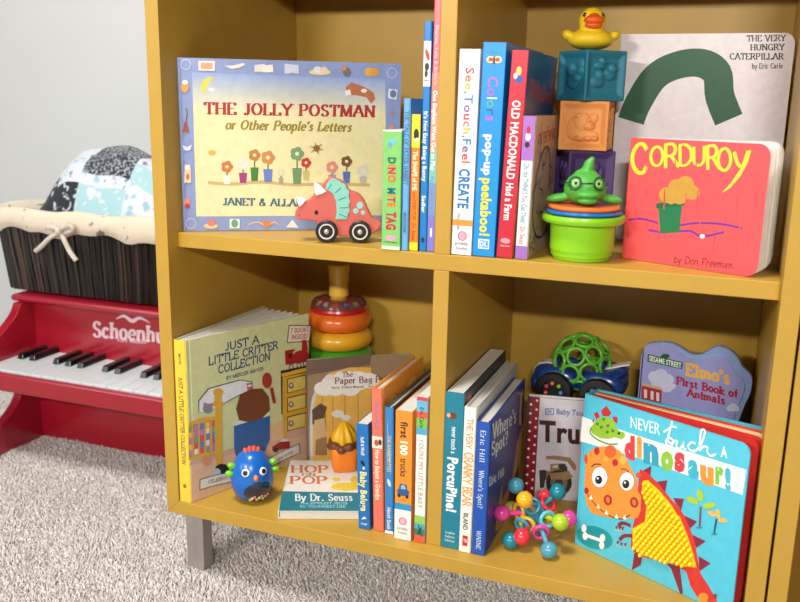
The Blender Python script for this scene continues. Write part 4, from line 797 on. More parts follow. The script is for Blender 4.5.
b = MB(); b.prism(A.pp(_cat(J8([(222,272),(226,248),(240,226),(262,212),(290,222),(312,238),(330,246),(338,268),(352,284),(348,312),(356,340),(348,362),(354,392),(344,412),(342,436)]), False)+J8([(275,437),(283,400),(280,345),(264,300),(240,280)])), -.006, -.0038, mint, XZ); fz = b.build('frill', t, bevel=.0004)
fa = Art(M, (0, .0038, 0), (1, 0, 0), (0, 0, 1))
for q in ([(235,270),(256,240)], [(275,290),(305,262)], [(290,330),(335,312)], [(300,372),(345,370)], [(298,405),(340,425)]): fa.Ln(J8(q), 1, (60,140,150), curve=False)
fa.build(fz, 'frill_lines')
for q in ([(60,310),(90,316),(118,330),(100,350),(78,370),(66,345)], [(158,228),(190,248),(226,284),(200,298),(168,306),(160,270)]):
    b = MB(); b.prism(A.pp(J8(q)), -.0064, -.0034, hw, XZ); b.build('horn', t, bevel=.0005)
fe = Art(M, (0, .005, 0), (1, 0, 0), (0, 0, 1)); fe.E(*J8([(172,397)])[0], 2, 2.3, (30,26,28)); fe.E(*J8([(78,413)])[0], .8, .8, (120,50,50)); fe.build(t, 'eye')
fe = Art(M, (0, .005, 0), (1, 0, 0), (0, 0, 1))
for x, y, rx, ry in ((410,357,3.3,3.6),(387,388,2.7,2.7),(427,397,2.2,2.2)): fe.E(*J8([(x,y)])[0], rx, ry, (150,206,200))
fe.build(t, 'spots')
blk = mat((24, 23, 24), .4, coat=.2); ringw = mat((225, 222, 220), .5)
L12 = (O2-O1).length; rw = .0128
for xx in (0, L12):
    for yy in (-.002, .0275):
        X = T(xx, yy+.0035, rw) @ Rx(pi/2)
        b = MB(); b.lathe([(0,-.0035),(rw-.001,-.0035),(rw,-.0025),(rw,.0025),(rw-.001,.0035),(rw*.72,.0037),(rw*.72,.0032),(0,.0032)], blk, 36, X); wh = b.build('wheel', t, smooth=40)
        b = MB(); b.lathe([(rw*.58,.0032),(rw*.6,.0040),(rw*.69,.0040),(rw*.71,.0032)], ringw, 36, X, cap=False); b.build('rim_line', wh)
        b = MB(); b.lathe([(rw*.24,.0032),(rw*.22,.0046),(rw*.12,.0054),(0.0001,.0056)], mat((214,206,190), .3, metal=.6), 20, X); b.build('hub', wh, smooth=50)

# soft bath blocks
def block(label, c, x, y, z, rot, s, relief):
    M = T(x, y, z) @ Rz(rot); t = thing('bath_block', label, 'toy block', M, 'soft bath blocks stacked on the upper shelf'); mt = mat(c, .55, var=.03)
    b = MB(); h = s/2; F6 = [Matrix.Identity(4), Rz(pi/2), Rz(pi), Rz(-pi/2), Rx(pi/2), Rx(-pi/2)]
    for R_ in F6:                          # frame, bevelled step and sunk panel of each side
        X = T(0, 0, h) @ R_; e = .0028; g = .0085; d = .0040; e2 = h-e; g2 = h-g
        v = [(-h,-h,-h),(h,-h,-h),(h,-h,h),(-h,-h,h),(-e2,-h,-e2),(e2,-h,-e2),(e2,-h,e2),(-e2,-h,e2),(-g2,-h+d,-g2),(g2,-h+d,-g2),(g2,-h+d,g2),(-g2,-h+d,g2)]
        b.add(v, [(0,1,5,4),(1,2,6,5),(2,3,7,6),(3,0,4,7),(4,5,9,8),(5,6,10,9),(6,7,11,10),(7,4,8,11),(8,9,10,11)], mt, X)
    me = b.build('cube', t); bm = bmesh.new(); bm.from_mesh(me.data); bmesh.ops.remove_doubles(bm, verts=bm.verts, dist=1e-5); bm.to_mesh(me.data); bm.free()
    q = me.modifiers.new('bevel', 'BEVEL'); q.width = .0011; q.segments = 2; q.limit_method = 'ANGLE'
    for side, items in relief.items():     # raised figures on the sunk panels
        X = T(0, 0, h) @ F6[side] @ T(0, -h+.0040, 0); b = MB()
        for cx, cz, rx, rz, ry in items: b.ball((0,0,0), 1, mt, X @ T(cx*s, .0003, cz*s), 16, 10, (rx*s*1.3, ry*s*1.7, rz*s*1.3))
        o = b.build('relief', t, smooth=80)
    return t
sB = .0546; bx, by = .4825, .166
dk1 = [(-.05,-.1,.17,.13,.04),(-.1,.12,.11,.11,.05),(.01,.11,.045,.03,.06),(.1,-.05,.1,.07,.05),(.2,.22,.1,.1,.03),(.2,.1,.1,.07,.03)]
dk2 = [(-.17,-.12,.14,.1,.045),(-.12,.02,.085,.085,.055),(-.04,.02,.035,.025,.06),(.13,.03,.13,.1,.045),(.19,.15,.085,.085,.055),(.27,.14,.035,.025,.06),(-.12,.2,.12,.07,.045),(-.07,.29,.07,.065,.05),(0,.27,.03,.022,.055)]
lion = [(0,-.2,.26,.1,.035),(-.12,-.06,.2,.2,.03),(-.03,.06,.17,.16,.045),(.1,.0,.11,.075,.06),(.1,.12,.05,.05,.06),(.17,.03,.04,.03,.065),(-.12,.2,.05,.05,.05),(.1,-.25,.09,.05,.06),(.24,-.25,.07,.05,.06),(-.1,-.25,.07,.05,.055),(.2,.16,.07,.09,.03)]
misc = [(0,.0,.2,.12,.04),(.1,.15,.08,.1,.05),(-.15,.12,.06,.12,.04),(-.02,-.2,.2,.07,.04),(.22,.02,.06,.12,.04)]
block('lowest soft block of the stack, hidden behind the stacking cup', (120, 150, 90), bx, by, ZM+.0005, .2, sB, {})
block('dark purple soft block behind the green fish toy', (84, 60, 120), bx-.002, by, ZM+.0008+sB, radians(28), sB, {0: misc, 3: misc})
block('orange soft block with a raised lion, between the teal and purple blocks', (240, 160, 88), bx-.002, by, ZM+.0011+2*sB, radians(1), sB, {0: lion, 1: misc})
block('teal soft block with raised ducks at the top of the stack', (40, 122, 146), bx-.0005, by, ZM+.0014+3*sB, radians(45), sB, {0: dk2, 3: dk1, 5: []})

# rubber duck on the top block
yel = rubber((244, 208, 38)); M = T(bx-.003, by-.004, ZM+.0019+4*sB) @ Rz(radians(17)); t = thing('rubber_duck', 'yellow rubber duck with orange beak sitting on the teal block', 'rubber duck', M)
blob('body', [((0,.004,.0122),(.0262,.0235,.0120)),((0,-.001,.0315),(.0150,.0148,.0148)),((0,0,.022),(.014,.0135,.010)),((-.0255,.003,.0165),(.0072,.0095,.0056),(0,.5,0)),((.0255,.003,.0165),(.0072,.0095,.0056),(0,-.5,0)),((0,.026,.018),(.008,.008,.006))], yel, t)
orr = rubber((232, 92, 24))
b = MB(); b.ball((0,-.0152,.0318), 1, orr, None, 20, 12, (.0112,.0068,.0050)); b.ball((0,-.0140,.0262), 1, orr, None, 20, 12, (.0098,.0058,.0038)); b.ball((0,-.0135,.0345), 1, orr, None, 20, 12, (.0066,.0046,.0050)); b.build('beak', t, smooth=80)
for s in (-1, 1): b = MB(); b.ball((s*.0098,-.0098,.0372), 1, mat((22,20,20), .25), None, 14, 10, (.0022,.0018,.0026)); b.build('eye', t, smooth=80)

# stacking cups
cx, cy = .4990, .0665
def cup(label, c, z0, prof, group='nested stacking cups'):
    t = thing('stacking_cup', label, 'cup', T(cx, cy, z0), group); b = MB(); b.lathe(prof, gloss(c), 48); b.build('cup', t, smooth=35); return t
cup('lime green stacking cup with a wide rim standing on the upper shelf', (140, 206, 30), ZM+.0005, [(.0300,0),(.0308,.0035),(.0325,.0042),(.0345,.038),(.0352,.0385),(.0418,.0392),(.0434,.0415),(.0438,.0440),(.0428,.0470),(.0400,.0474),(.0345,.0462),(.0338,.010),(0,.009)])
cup('blue ring of the nested cup just above the lime green rim', (28, 110, 196), ZM+.0482, [(.031,-.028),(.0335,-.001),(.0378,0),(.0396,.002),(.0388,.0045),(.034,.0045),(.030,-.02),(0,-.02)])
cup('orange ring of the nested cup right under the green fish', (240, 120, 50), ZM+.0532, [(.029,-.028),(.0325,-.0005),(.0362,0),(.0378,.002),(.0368,.0048),(.031,.0048),(.029,.0046),(0,.0046)])
fg = rubber((78, 172, 66)); M = T(cx, cy, ZM+.0584) @ Rz(radians(14)) @ Matrix.Scale(1.1, 4); t = thing('fish_bath_toy', 'green bath toy fish wearing round glasses on top of the stacking cups', 'bath toy', M)
blob('body', [((0,0,.0150),(.0205,.0190,.0160)),((0,.004,.024),(.013,.012,.010)),((.002,.004,.0345),(.0055,.007,.0090),(0,.2,0)),((.004,.004,.040),(.0035,.005,.0055),(0,.4,0)),((-.024,.002,.0050),(.0125,.0085,.0044),(0,-.12,0)),((.024,.002,.0050),(.0125,.0085,.0044),(0,.12,0)),((0,.024,.011),(.006,.012,.008))], fg, t, smooth=4)
b = MB(); b.ball((.001,-.0190,.0105), 1, fg, None, 18, 10, (.0110,.0078,.0038)); b.ball((.001,-.0185,.0050), 1, fg, None, 18, 10, (.0095,.0072,.0040)); b.ball((-.007,-.016,.009), 1, fg, None, 12, 8, (.004,.004,.003)); b.ball((.009,-.016,.009), 1, fg, None, 12, 8, (.004,.004,.003)); b.build('lips', t, smooth=80)
for s in (-1, 1):
    p = Vector((s*.0105, -.0150, .0205)); n = Vector((s*.42, -.85, .22))
    b = MB(); b.torus(.0060, .0009, mat((30,74,40), .4), facing(p+n*.002, n), 24, 8); gl = b.build('glasses_rim', t, smooth=80)
    b = MB(); b.ball((0,0,0), 1, mat((150,206,120), .35), facing(p+n*.0008, n), 16, 8, (.0042,.0042,.0016)); e = b.build('eye', t, smooth=80)
    b = MB(); b.ball((0,0,0), 1, mat((24,40,26), .3), facing(p+n*.0022-Vector((s*.0008,0,0)), n), 12, 8, (.0019,.0019,.0009)); b.build('pupil', e, smooth=80)
b = MB(); b.tube([(-.0055,-.0190,.0212),(0,-.0205,.0215),(.0055,-.0190,.0212)], .0008, mat((30,74,40), .4)); b.build('glasses_bridge', t)
for s in (-1, 1): b = MB(); b.tube([(s*.0150,-.0140,.0215),(s*.0195,-.008,.0205),(s*.0205,-.002,.019)], .0007, mat((30,74,40), .4)); b.build('glasses_arm', t)

# ------------------------------------------------------------------ toys on the lower shelf
# stacking rings
M = T(.120, .268, ZB+.0004); t = thing('ring_stacker', 'stacking ring toy with yellow post, back of the lower left cubby', 'toy', M)
b = MB(); b.lathe([(.030,0),(.046,.006),(.049,.02),(.047,.05),(.038,.066),(0,.068)], gloss((232,226,214)), 40); b.build('base', t, smooth=40)
for z, R_, r_, c in ((.0815,.036,.0138,(110,60,150)), (.1095,.036,.0138,(40,100,190)), (.1375,.0375,.0142,(70,160,40)), (.1645,.0355,.0142,(236,176,44)), (.1925,.0340,.0142,(232,110,36))):
    b = MB(); b.torus(R_, r_, gloss(c), T(0,0,z), 48, 16, .98); b.build('ring', t, smooth=80)
b = MB(); b.lathe([(.0125,.06),(.0125,.225),(.0148,.228),(.0140,.240),(.0152,.262),(.0168,.270),(.0155,.2735),(0,.2735)], gloss((226,180,64)), 32); b.build('post', t, smooth=40)
b = MB(); b.lathe([(.014,.2045),(.040,.2045),(.0425,.2085),(.0415,.2120),(.014,.2125)], gloss((190,20,40)), 40); o = b.build('rattle_dish', t, smooth=40)
for k in range(13):
    a = 2*pi*k/13+.2; b = MB(); b.ball((.030*cos(a),.030*sin(a),.2168), .0042, gloss(((220,60,60),(70,110,200),(150,200,60),(236,200,60),(235,235,235))[k % 5]), None, 12, 8); b.build('bead', o, smooth=80)
b = MB(); b.lathe([(.0415,.2125),(.0405,.2185),(.036,.2225),(.016,.2240)], mat((240,225,225), .08, trans=.95, var=0), 40, cap=False); b.build('clear_dome', o, smooth=60)

# blue bird rattle
M = T(.1005, .0450, ZB+.0004) @ Rz(radians(38)) @ Matrix.Scale(1.04, 4); t = thing('bird_rattle', 'egg shaped blue bird rattle standing in front of the pale green storybook', 'toy', M); blue = gloss((20, 104, 196))
prof = [(.0001,0),(.010,.0008),(.0175,.0045),(.0235,.0125),(.0262,.0225),(.0262,.032),(.0240,.044),(.0195,.054),(.0130,.0612),(.0060,.0645),(.0001,.0652)]
pr = _cat(prof, False); b = MB(); b.lathe(pr, blue, 40, cap=False); b.build('body', t, smooth=80)
def egg(phi, z, out=0):
    r = next(p[0]+(q[0]-p[0])*(z-p[1])/(q[1]-p[1]+1e-9) for p, q in zip(pr, pr[1:]) if p[1] <= z <= q[1])
    n = Vector((sin(phi), -cos(phi), (z-.027)/.045)).normalized(); return Vector((r*sin(phi), -r*cos(phi), z))+n*out, n
for s in (-1, 1):
    p, n = egg(s*.46, .0440); b = MB(); b.lathe([(.0001,.0018),(.0040,.0014),(.0051,.0001)], mat((240,240,240), .3), 22, facing(p, n), cap=False); e = b.build('eye', t, smooth=60)
    b = MB(); b.lathe([(.0001,.0025),(.0023,.0023),(.0033,.0013)], mat((22,22,26), .25), 18, facing(p, n), cap=False); e2 = b.build('pupil', e, smooth=60)
p, n = egg(0.05, .0375); b = MB(); b.ball((0,0,0), 1, gloss((240,130,60)), facing(p, n), 16, 10, (.0032,.0042,.0050)); b.build('beak', t, smooth=80)
for s in (-1, 1):
    for z in (.0465, .037): p, n = egg(s*1.45, z, .002); b = MB(); b.ball((0,0,0), 1, gloss((120,206,40)), facing(p, n), 14, 10, (.0042,.0042,.0062)); b.build('wing_feather', t, smooth=80)
for x in (-.0072, -.0024, .0024, .0072): b = MB(); b.ball((0, 0, 0), 1, gloss((236,86,60)), T(x, .0, .0655-abs(x)*.35) @ Ry(x*45), 14, 10, (.0031,.0046,.0052)); b.build('crest_feather', t, smooth=80)
b = MB(); v = []; f = []                     # clear belly window and its beads
for i in range(9):
    for j in range(17):
        a = 2*pi*j/16; q = i/8; ph = .22+.78*q*cos(a); zz = .0170+(.0150 if sin(a) > 0 else .0125)*q*sin(a); v.append(tuple(egg(ph, max(.0005, zz), .0005+.0006*(1-q*q))[0]))
for i in range(8):
    for j in range(16): f.append((i*17+j, i*17+j+1, (i+1)*17+j+1, (i+1)*17+j))
b.add(v, f, mat((30, 44, 70), .12, var=0, coat=.6)); wn = b.build('belly_window', t, smooth=80)
for k in range(9):
    p, n = egg(.22+(-.48+.12*k), .0085+.0022*(k % 3), .0012); b = MB(); b.ball(p, .0019, gloss(((226,200,70),(200,206,190),(220,120,110))[k % 3]), None, 10, 7); b.build('bead', wn, smooth=80)

# toy cupcake on the flat book
zc = ZB+.0108+.0006+.0010; p0 = pz(343.5, 468, zc); M = T(p0.x, p0.y+.002, zc) @ Rz(radians(30)) @ Matrix.Diagonal((1.28,1.28,1.12,1)); t = thing('toy_cupcake', 'orange toy cup with brown rim and yellow swirl standing on the flat book', 'toy', M)
b = MB(); v = []; f = []; N = 32
for i, (r, z) in enumerate(((.0120,0),(.0128,.001),(.0150,.029),(.0142,.030))):
    for k in range(N): a = 2*pi*k/N; q = r/((abs(cos(a))**5+abs(sin(a))**5)**.2); v.append((q*cos(a), q*sin(a), z))
for i in range(3):
    for k in range(N): l = (k+1) % N; f.append((i*N+k, i*N+l, (i+1)*N+l, (i+1)*N+k))
f += [tuple(range(N-1,-1,-1)), tuple(3*N+k for k in range(N))]; b.add(v, f, rubber((244,128,26))); b.build('cup', t, smooth=50)
blob('chocolate_rim', [((.0135*cos(k*pi/5), .0135*sin(k*pi/5), .0325-(.003 if k % 2 else 0)), (.0055,.0055,.0056)) for k in range(10)]+[((0,0,.034),(.013,.013,.005))], rubber((112,62,30)), t, .001, 4)
v = []; f = []; N = 48; PR = [(.0125,.034),(.0128,.039),(.0112,.046),(.0075,.053),(.0035,.0585),(.0003,.0605)]
for r, z in PR:
    for k in range(N): a = 2*pi*k/N; q = r*(1+.12*cos(8*a+z*60)); v.append((q*cos(a), q*sin(a), z))
for i in range(len(PR)-1):
    for k in range(N): l = (k+1) % N; f.append((i*N+k, i*N+l, (i+1)*N+l, (i+1)*N+k))
b = MB(); b.add(v, f, rubber((242,184,28))); b.build('swirl', t, smooth=80)

# toy car with a lattice ball cabin, standing on a box
bt = thing('storage_box', 'plain mustard box behind the polka dot book, under the toy car', 'box', T(.4870, .2735, ZB+.0005))
onebox('body', bt, (-.056,.056,-.046,.048,0,.104), mat((196,150,50), .6), bevel=.002); onebox('lid', bt, (-.0575,.0575,-.0475,.0495,.0955,.1140), mat((200,154,54), .6), bevel=.002)
M = T(.4780, .2620, ZB+.1152) @ Rz(radians(-4)); t = thing('toy_car', 'blue toy car with a green lattice ball top, back of lower right cubby', 'toy car', M); cb = gloss((18, 60, 132))
blob('body', [((0,0,.033),(.054,.026,.012)),((-.042,0,.037),(.019,.029,.014),(0,.25,0)),((-.054,0,.026),(.010,.028,.016)),((.056,0,.034),(.008,.027,.012)),((0,0,.04),(.04,.031,.010)),((.047,0,.050),(.018,.030,.0075),(0,-.35,0)),((.040,0,.040),(.022,.028,.013)),((-.0245,-.0285,.036),(.0275,.0085,.0185)),((-.0245,.0285,.036),(.0275,.0085,.0185)),((.0330,-.0285,.037),(.0275,.0085,.0185)),((.0330,.0285,.037),(.0275,.0085,.0185))], cb, t, .0014, 4)
G = gloss((96, 178, 52)); b = MB(); ph = (1+5**.5)/2
ico = [(0,s1,s2*ph) for s1 in (-1,1) for s2 in (-1,1)]+[(s1,s2*ph,0) for s1 in (-1,1) for s2 in (-1,1)]+[(s2*ph,0,s1) for s1 in (-1,1) for s2 in (-1,1)]
dod = [(a,c,e) for a in (-1,1) for c in (-1,1) for e in (-1,1)]+[(0,s2*ph,s1/ph) for s1 in (-1,1) for s2 in (-1,1)]+[(s1/ph,0,s2*ph) for s1 in (-1,1) for s2 in (-1,1)]+[(s2*ph,s1/ph,0) for s1 in (-1,1) for s2 in (-1,1)]
for v in ico+dod:
    n = (Euler((.45,.3,.5)).to_matrix() @ Vector(v)).normalized(); b.torus(.0112, .0022, G, facing(Vector((.002,0,.0575))+n*.0358, n), 24, 8)
b.build('lattice_ball', t, smooth=80)
for x in (-.0245, .0330):
    for s in (-1, 1):
        X = T(x, s*.0345, .0245) @ Rx(-s*pi/2)
        b = MB(); b.lathe([(0,-.008),(.0235,-.008),(.0245,-.006),(.0245,.006),(.0232,.008),(.016,.0082),(.015,.0055),(0,.005)], blk, 40, X); wh = b.build('wheel', t, smooth=40)
        for k in range(7):
            a = 2*pi*k/7+x*40; b = MB(); b.ball((.0105*cos(a), .0105*sin(a), .0068), .0030, gloss(((220,90,70),(90,130,210),(140,190,60),(230,120,60),(200,60,90))[k % 5]), X, 12, 8); b.build('bead', wh, smooth=80)
wst = gloss((222, 220, 222))
def band(path, wd, name):
    b = MB(); v = []; f = []
    for x, z in path: v += [(x,-wd,z),(x,wd,z),(x,wd,z-.002),(x,-wd,z-.002)]
    for i in range(len(path)-1):
        for k in range(4): l = (k+1) % 4; f.append((i*4+k, i*4+l, i*4+4+l, i*4+4+k))
    f += [(3,2,1,0), tuple(len(v)-4+k for k in range(4))]; b.add(v, f, wst); b.build(name, t, smooth=60)
band([(-.0625,.031),(-.0605,.042),(-.054,.0505),(-.044,.0535),(-.034,.0530)], .0085, 'stripe'); band([(.034,.0555),(.045,.0590),(.056,.0630),(.0655,.0655)], .0085, 'stripe')

# bead-and-ring rattle
D0 = Vector((0, 0, 0)); pc = py(536, 513, .080)
t = thing('clutching_rattle', 'blue ball rattle with coloured knobs and rings in front of the polka dot book', 'rattle', T(pc.x, pc.y, ZB))
ctr = Vector((0, 0, pc.z-ZB)); blob('core', [(tuple(ctr), (.0125,.0125,.0125))]+[(tuple(ctr+Vector((cos(a)*cos(e),sin(a)*cos(e),sin(e)))*.008), (.006,.006,.006)) for a in (0,1.2,2.5,3.7,5) for e in (-.6,.5)], gloss((74,140,186)), t, .001, 3)
cols = {'b':(80,160,186),'t':(20,130,150),'y':(246,176,30),'p':(232,70,160),'r':(232,52,72),'l':(176,206,40),'c':(90,190,205),'g':(190,190,90),'o':(240,160,40),'ly':(236,216,70)}
for (x, y), yy, cb_, cs, cr_ in (((228,100),.090,'b','b',None), ((283,188),.052,'y','y','t'), ((138,273),.062,'p','p','o'), ((265,423),.048,'r','r','ly'), ((195,448),.078,'t','t','b'), ((437,508),None,'b','b','p'), ((508,330),.056,'l','l','c'), ((562,308),.088,'p','p','o'), ((492,138),.092,'t','t','r'), ((410,168),.104,'r','r',None), ((200,240),.100,'g','b',None)):
    u, v = R3([(x, y)])[0]; r = .0086 if (x, y) in ((410,168),(200,240)) else .0098
    p = pz(u, v, ZB+r+.0004) if yy is None else py(u, v, yy)
    if p.z < ZB+r+.0004: p = pz(u, v, ZB+r+.0004)
    q = p-Vector((pc.x, pc.y, ZB)); n = (q-ctr).normalized()
    b = MB(); b.tube([tuple(ctr+n*.008), tuple(q-n*r*.7)], .0029, gloss(cols[cs]), 10); st_ = b.build('stalk', t, smooth=60)
    b = MB(); b.ball(tuple(q), r, gloss(cols[cb_]), None, 24, 14); b.build('knob', t, smooth=80)
    if cr_:
        side = n.cross(Vector((0, -1, .2))).normalized(); b = MB(); b.torus(.0084, .0025, gloss(cols[cr_]), facing(ctr+n*((q-ctr).length*.5)+side*.0022, (n*.75+Vector((0,-.5,.1))).normalized()), 26, 10); b.build('ring', t, smooth=80)

# ------------------------------------------------------------------ toy piano
t = thing('toy_piano', 'small glossy red toy piano with black and white keys on the carpet', 'piano', T(-.29, .38, ZF)); off = T(.29, -.38, -ZF)
red = mat((160, 16, 38), .3, var=.03, coat=.5); X0, X1 = -.527, -.055
cheek = _cat([(.186,.046),(.184,.062),(.190,.078),(.213,.098),(.2392,.1164),(.2496,.1237),(.2708,.138),(.285,.152),(.292,.1645)], False)
prof = [(.46,ZF+.0005),(.188,ZF+.0005),(.176,ZF+.008)]+_cat([(.180,ZF+.02),(.222,-.045),(.262,-.018),(.281,.010),(.281,.026),(.262,.036)], False)+[(.205,.036)]+cheek+[(.46,.1645)]
for x in (X0, X1-.018): b = MB(); b.prism(prof, x, x+.018, red, off @ YZX); b.build('side_panel', t, bevel=.0012)
def pb(n, d, mt=red, bv=.0015): return onebox(n, t, d, mt, bevel=bv, X=off)
pb('keybed', (X0+.018, X1-.018, .193, .318, .0385, .066)); pb('key_slip', (X0+.0005, X1-.0005, .187, .2, .0405, .0712), bv=.003)
pb('knee_panel', (X0+.018, X1-.018, .318, .330, ZF+.002, .0385)); fb = pb('fallboard', (X0+.018, X1-.018, .320, .332, .066, .1645)); pb('lid', (X0-.012, X1+.012, .298, .472, .165, .1775), bv=.005); pb('back_panel', (X0+.018, X1-.018, .452, .46, ZF+.01, .164))
kw = .0258; xb = -.488; ivory = mat((214, 226, 230), .25, var=.02, coat=.3); ebony = mat((16, 16, 18), .25, coat=.4)
x = xb-kw+.0132; edges = [X0+.0185]+[xb+kw*i for i in range(0, 18) if xb+kw*i < X1-.03]+[X1-.0185]
for a, c in zip(edges, edges[1:]): pb('white_key', (a+.0005, c-.0005, .2005, .3195, .0662, .0738), ivory, .0008)
for i in range(0, 18):
    if i % 7 in (2, 6): continue
    c = xb+kw*i
    if c > X1-.04: break
    b = MB(); w_ = .0066; b.add([(c-w_,.258,.0735),(c+w_,.258,.0735),(c+w_,.3195,.0735),(c-w_,.3195,.0735),(c-w_*.75,.262,.0835),(c+w_*.75,.262,.0835),(c+w_*.75,.3195,.0845),(c-w_*.75,.3195,.0845)], [(0,3,2,1),(4,5,6,7),(0,1,5,4),(1,2,6,5),(2,3,7,6),(3,0,4,7)], ebony, off); b.build('black_key', t, bevel=.0012)
A = Art(T(-.29, .38, ZF), (.29, .320-.38, -ZF), (1,0,0), (0,0,1)); sil = (226, 196, 204)
A.Tx('Schoenhut', (93,336.5), (172,343.5), 15, sil, font=(.26,.1,.07)); A.Tx('TOY PIANO', (117,341.5), (146,344), 2.6, sil); A.Ln([(116,319),(124,316),(132,321),(140,318),(150,323)], 3.2, sil, taper=True); A.build(fb, 'emblem', 'maker_lettering')

def printmat(base, inkc, scale, lo=.45, hi=.55):
    k = ('print', base, inkc, scale)
    if k in MATS: return MATS[k]
    m_ = bpy.data.materials.new('printed_cloth'); m_.use_nodes = True; nt = m_.node_tree; bs = nt.nodes['Principled BSDF']; bs.inputs['Roughness'].default_value = .95; bs.inputs['Sheen Weight'].default_value = .2
    tc = nt.nodes.new('ShaderNodeTexCoord'); nz = nt.nodes.new('ShaderNodeTexNoise'); nz.inputs['Scale'].default_value = scale; nz.inputs['Detail'].default_value = 2; r = nt.nodes.new('ShaderNodeValToRGB')
    r.color_ramp.elements[0].position = lo; r.color_ramp.elements[1].position = hi; r.color_ramp.elements[0].color = lin(inkc); r.color_ramp.elements[1].color = lin(base)
    nt.links.new(tc.outputs['Object'], nz.inputs[0]); nt.links.new(nz.outputs['Fac'], r.inputs[0]); nt.links.new(r.outputs[0], bs.inputs['Base Color']); MATS[k] = m_; return m_
# ------------------------------------------------------------------ lined wicker basket and blanket
bz = .1780; bxc, byc = -.400, .432
def rloop(hx, hy, r, z, n=10, wob=0):
    p = []
    for sx, sy, a0 in ((1,-1,-pi/2),(1,1,0),(-1,1,pi/2),(-1,-1,pi)):
        for i in range(n+1): a = a0+pi/2*i/n; p.append((sx*(hx-r)+r*cos(a), sy*(hy-r)+r*sin(a), z))
    return p
t = thing('wicker_basket', 'dark brown wicker basket with a cream cloth liner on top of the red piano', 'basket', T(bxc, byc, bz+.0004))
hx0, hy0, hx1, hy1, hb = .180, .108, .193, .118, .143
dark = mat((20, 15, 13), .7, var=.3, vs=90); wick = [mat(c, .5, var=.25, vs=120) for c in ((34,25,21),(20,16,15),(62,48,40),(28,21,18),(16,13,13))]
def shell(z): f = z/hb; return hx0+(hx1-hx0)*f, hy0+(hy1-hy0)*f
b = MB(); R0 = rloop(hx0-.006, hy0-.006, .035, .001); R1 = rloop(hx1-.006, hy1-.006, .04, hb); n = len(R0)
R2 = rloop(hx1-.010, hy1-.010, .04, hb); R3_ = rloop(hx0-.010, hy0-.010, .035, .006)
b.add(R0+R1+R2+R3_, [(k*n+i, k*n+(i+1) % n, (k+1)*n+(i+1) % n, (k+1)*n+i) for k in range(3) for i in range(n)]+[tuple(range(n-1,-1,-1)), tuple(3*n+i for i in range(n))], dark); b.build('basket_body', t, smooth=40)
def perim(hx, hy, r, s):       # point at fraction s of a rounded rectangle
    L = [2*(hx-r), pi*r/2, 2*(hy-r), pi*r/2]*2; tot = sum(L); d = s % 1*tot; k = 0
    while d > L[k]: d -= L[k]; k += 1
    c = [(1,-1),(1,-1),(1,1),(1,1),(-1,1),(-1,1),(-1,-1),(-1,-1)][k]; ex, ey = hx-r, hy-r; f = d/L[k]
    if k == 0: return (-ex+2*ex*f, -hy)
    if k == 2: return (hx, -ey+2*ey*f)
    if k == 4: return (ex-2*ex*f, hy)
    if k == 6: return (-hx, ey-2*ey*f)
    a = {1:-pi/2, 3:0, 5:pi/2, 7:pi}[k]+pi/2*f; cc = {1:(1,-1),3:(1,1),5:(-1,1),7:(-1,-1)}[k]
    return (cc[0]*ex+r*cos(a), cc[1]*ey+r*sin(a))
b = MB(); NS = 190; rr = random.Random(4)
for i in range(NS):
    pts = []; s = (i+rr.uniform(-.3,.3))/NS; ph = rr.uniform(0, 6)
    for k in range(9):
        z = .003+(hb-.004)*k/8; hx, hy = shell(z); x, y = perim(hx, hy, .038, s+.0006*sin(ph+k)); o_ = 1+.012*sin(k*pi+ (i % 2)*pi)
        pts.append((x*o_, y*o_, z))
    b.tube(pts, rr.uniform(.0024,.0036), rr.choice(wick), 5)
o = b.build('wicker_strands', t, smooth=60); tag(o, kind='stuff')
cream = printmat((222, 210, 190), (120, 112, 104), 46, .31, .36); v = []; f = []; NP = 96; rows = [(-.005,.112),(-.0085,.118),(-.010,.126),(-.009,.141),(-.003,.152),(.008,.151),(.012,.135),(.016,.1)]
for j, (ins, z) in enumerate(rows):
    for i in range(NP):
        s = i/NP; hx, hy = shell(min(z, hb)); wv = .0022*sin(s*2*pi*23)+.0016*sin(s*2*pi*41+1); x, y = perim(hx-ins+wv*(.6 if j < 4 else .2), hy-ins+wv*(.6 if j < 4 else .2), .042, s)
        v.append((x, y, z+(.005*sin(s*2*pi*7+.4)+.003*sin(s*2*pi*17) if j < 2 else .002*sin(s*2*pi*9))))
for j in range(len(rows)-1):
    for i in range(NP): l = (i+1) % NP; f.append((j*NP+i, j*NP+l, (j+1)*NP+l, (j+1)*NP+i))
b = MB(); b.add(v, f, cream); ln = b.build('cloth_liner', t, smooth=80)
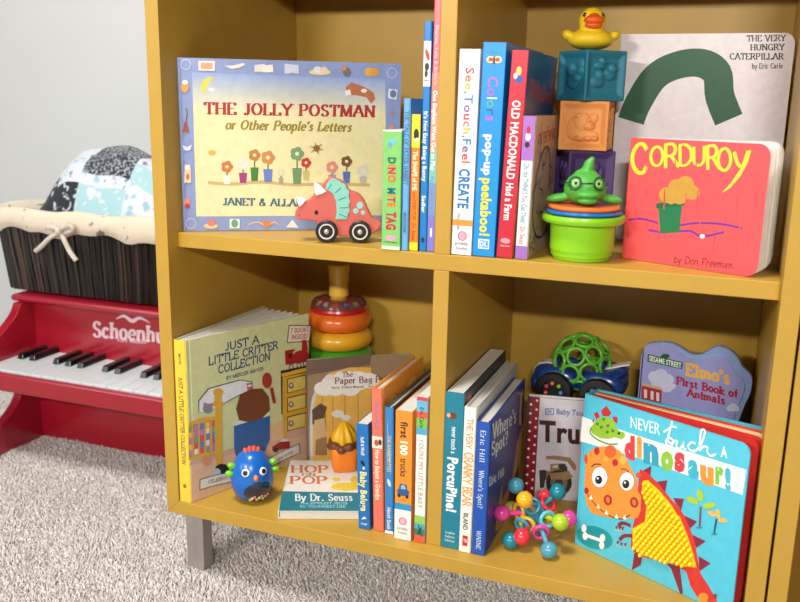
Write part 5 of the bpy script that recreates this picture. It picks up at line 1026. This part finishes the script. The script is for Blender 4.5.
# faint printed squiggles on the liner and the tied ribbon
pk = py(61, 231, byc-hy1-.014); q = pk-Vector((bxc, byc, bz))
rib = mat((206, 196, 184), .85, var=.15, vs=80)
for pts in ([(0,0,0),(-.018,-.006,-.012),(-.034,-.008,-.026),(-.052,-.006,-.038)], [(0,0,0),(.012,-.007,-.014),(.024,-.008,-.034),(.034,-.006,-.048)], [(0,0,0),(.010,-.008,.006),(.026,-.008,.012),(.03,-.005,.004),(.012,-.004,-.002)], [(0,0,0),(-.012,-.008,.006),(-.022,-.008,.004),(-.014,-.004,-.004)]):
    b = MB(); b.tube([tuple(Vector(p)+q) for p in _cat(pts, False)], .0044, rib, 8); b.build('ribbon_tie', t, smooth=80)
b = MB(); b.ball(tuple(q+Vector((0,-.004,0))), .0075, rib); b.build('ribbon_knot', t, smooth=80)
# patchwork blanket heaped in the basket
M = T(bxc, byc, bz+.06); t = thing('patchwork_blanket', 'folded white, black and aqua patchwork blanket heaped in the wicker basket', 'blanket', M)
PM = [printmat((206,213,222),(110,130,156),75,.33,.42), printmat((150,158,168),(40,46,58),210,.5,.56), printmat((164,202,212),(206,218,224),60,.36,.42), printmat((206,212,222),(150,186,204),60,.36,.46), printmat((34,40,50),(190,200,208),80,.36,.42)]
top = [(-.172,.045),(-.152,.055),(-.118,.120),(-.086,.168),(-.055,.190),(-.02,.198),(.03,.195),(.08,.185),(.12,.165),(.150,.12),(.168,.05)]
def hz(x):
    for (a, za), (c, zc_) in zip(top, top[1:]):
        if a <= x <= c: return za+(zc_-za)*(x-a)/(c-a)
    return .045
b = MB(); NX, NY = 48, 40; v = []; grid = {}
for i in range(NX+1):
    for j in range(NY+1):
        x = -.172+.34*i/NX; s = -1+2*j/NY; y = .104*s*(1-.04*abs(x)/.17); h_ = hz(x)
        prof_ = (1-abs(s)**2.1)**.62 if abs(s) < 1 else 0
        grid[(i, j)] = (prof_, s); z = .012+(h_-.012)*prof_+.004*sin(x*55+y*30)+.003*sin(y*90-x*20)
        v.append((x, y-.02*(1-prof_)*0, max(.008, z)-.0)); 
lay = ['4442233','0403030','0031122','0001100','2231023']
for i in range(NX):
    for j in range(NY):
        pf, s_ = grid[(i, j)]; row = 4 if s_ > .25 else 0 if pf < .62 else 1 if pf < .75 else 2 if pf < .93 else 3
        k = int(lay[row][min(6, int(i/NX*7))]); a = i*(NY+1)+j
        b.add([v[a], v[a+NY+1], v[a+NY+2], v[a+1]], [(0,1,2,3)], PM[k])
o = b.build('quilt', t, smooth=None); bm = bmesh.new(); bm.from_mesh(o.data); bmesh.ops.remove_doubles(bm, verts=bm.verts, dist=1e-6); bm.to_mesh(o.data); bm.free(); o.data.polygons.foreach_set('use_smooth', [True]*len(o.data.polygons))
q = o.modifiers.new('thickness', 'SOLIDIFY'); q.thickness = .006
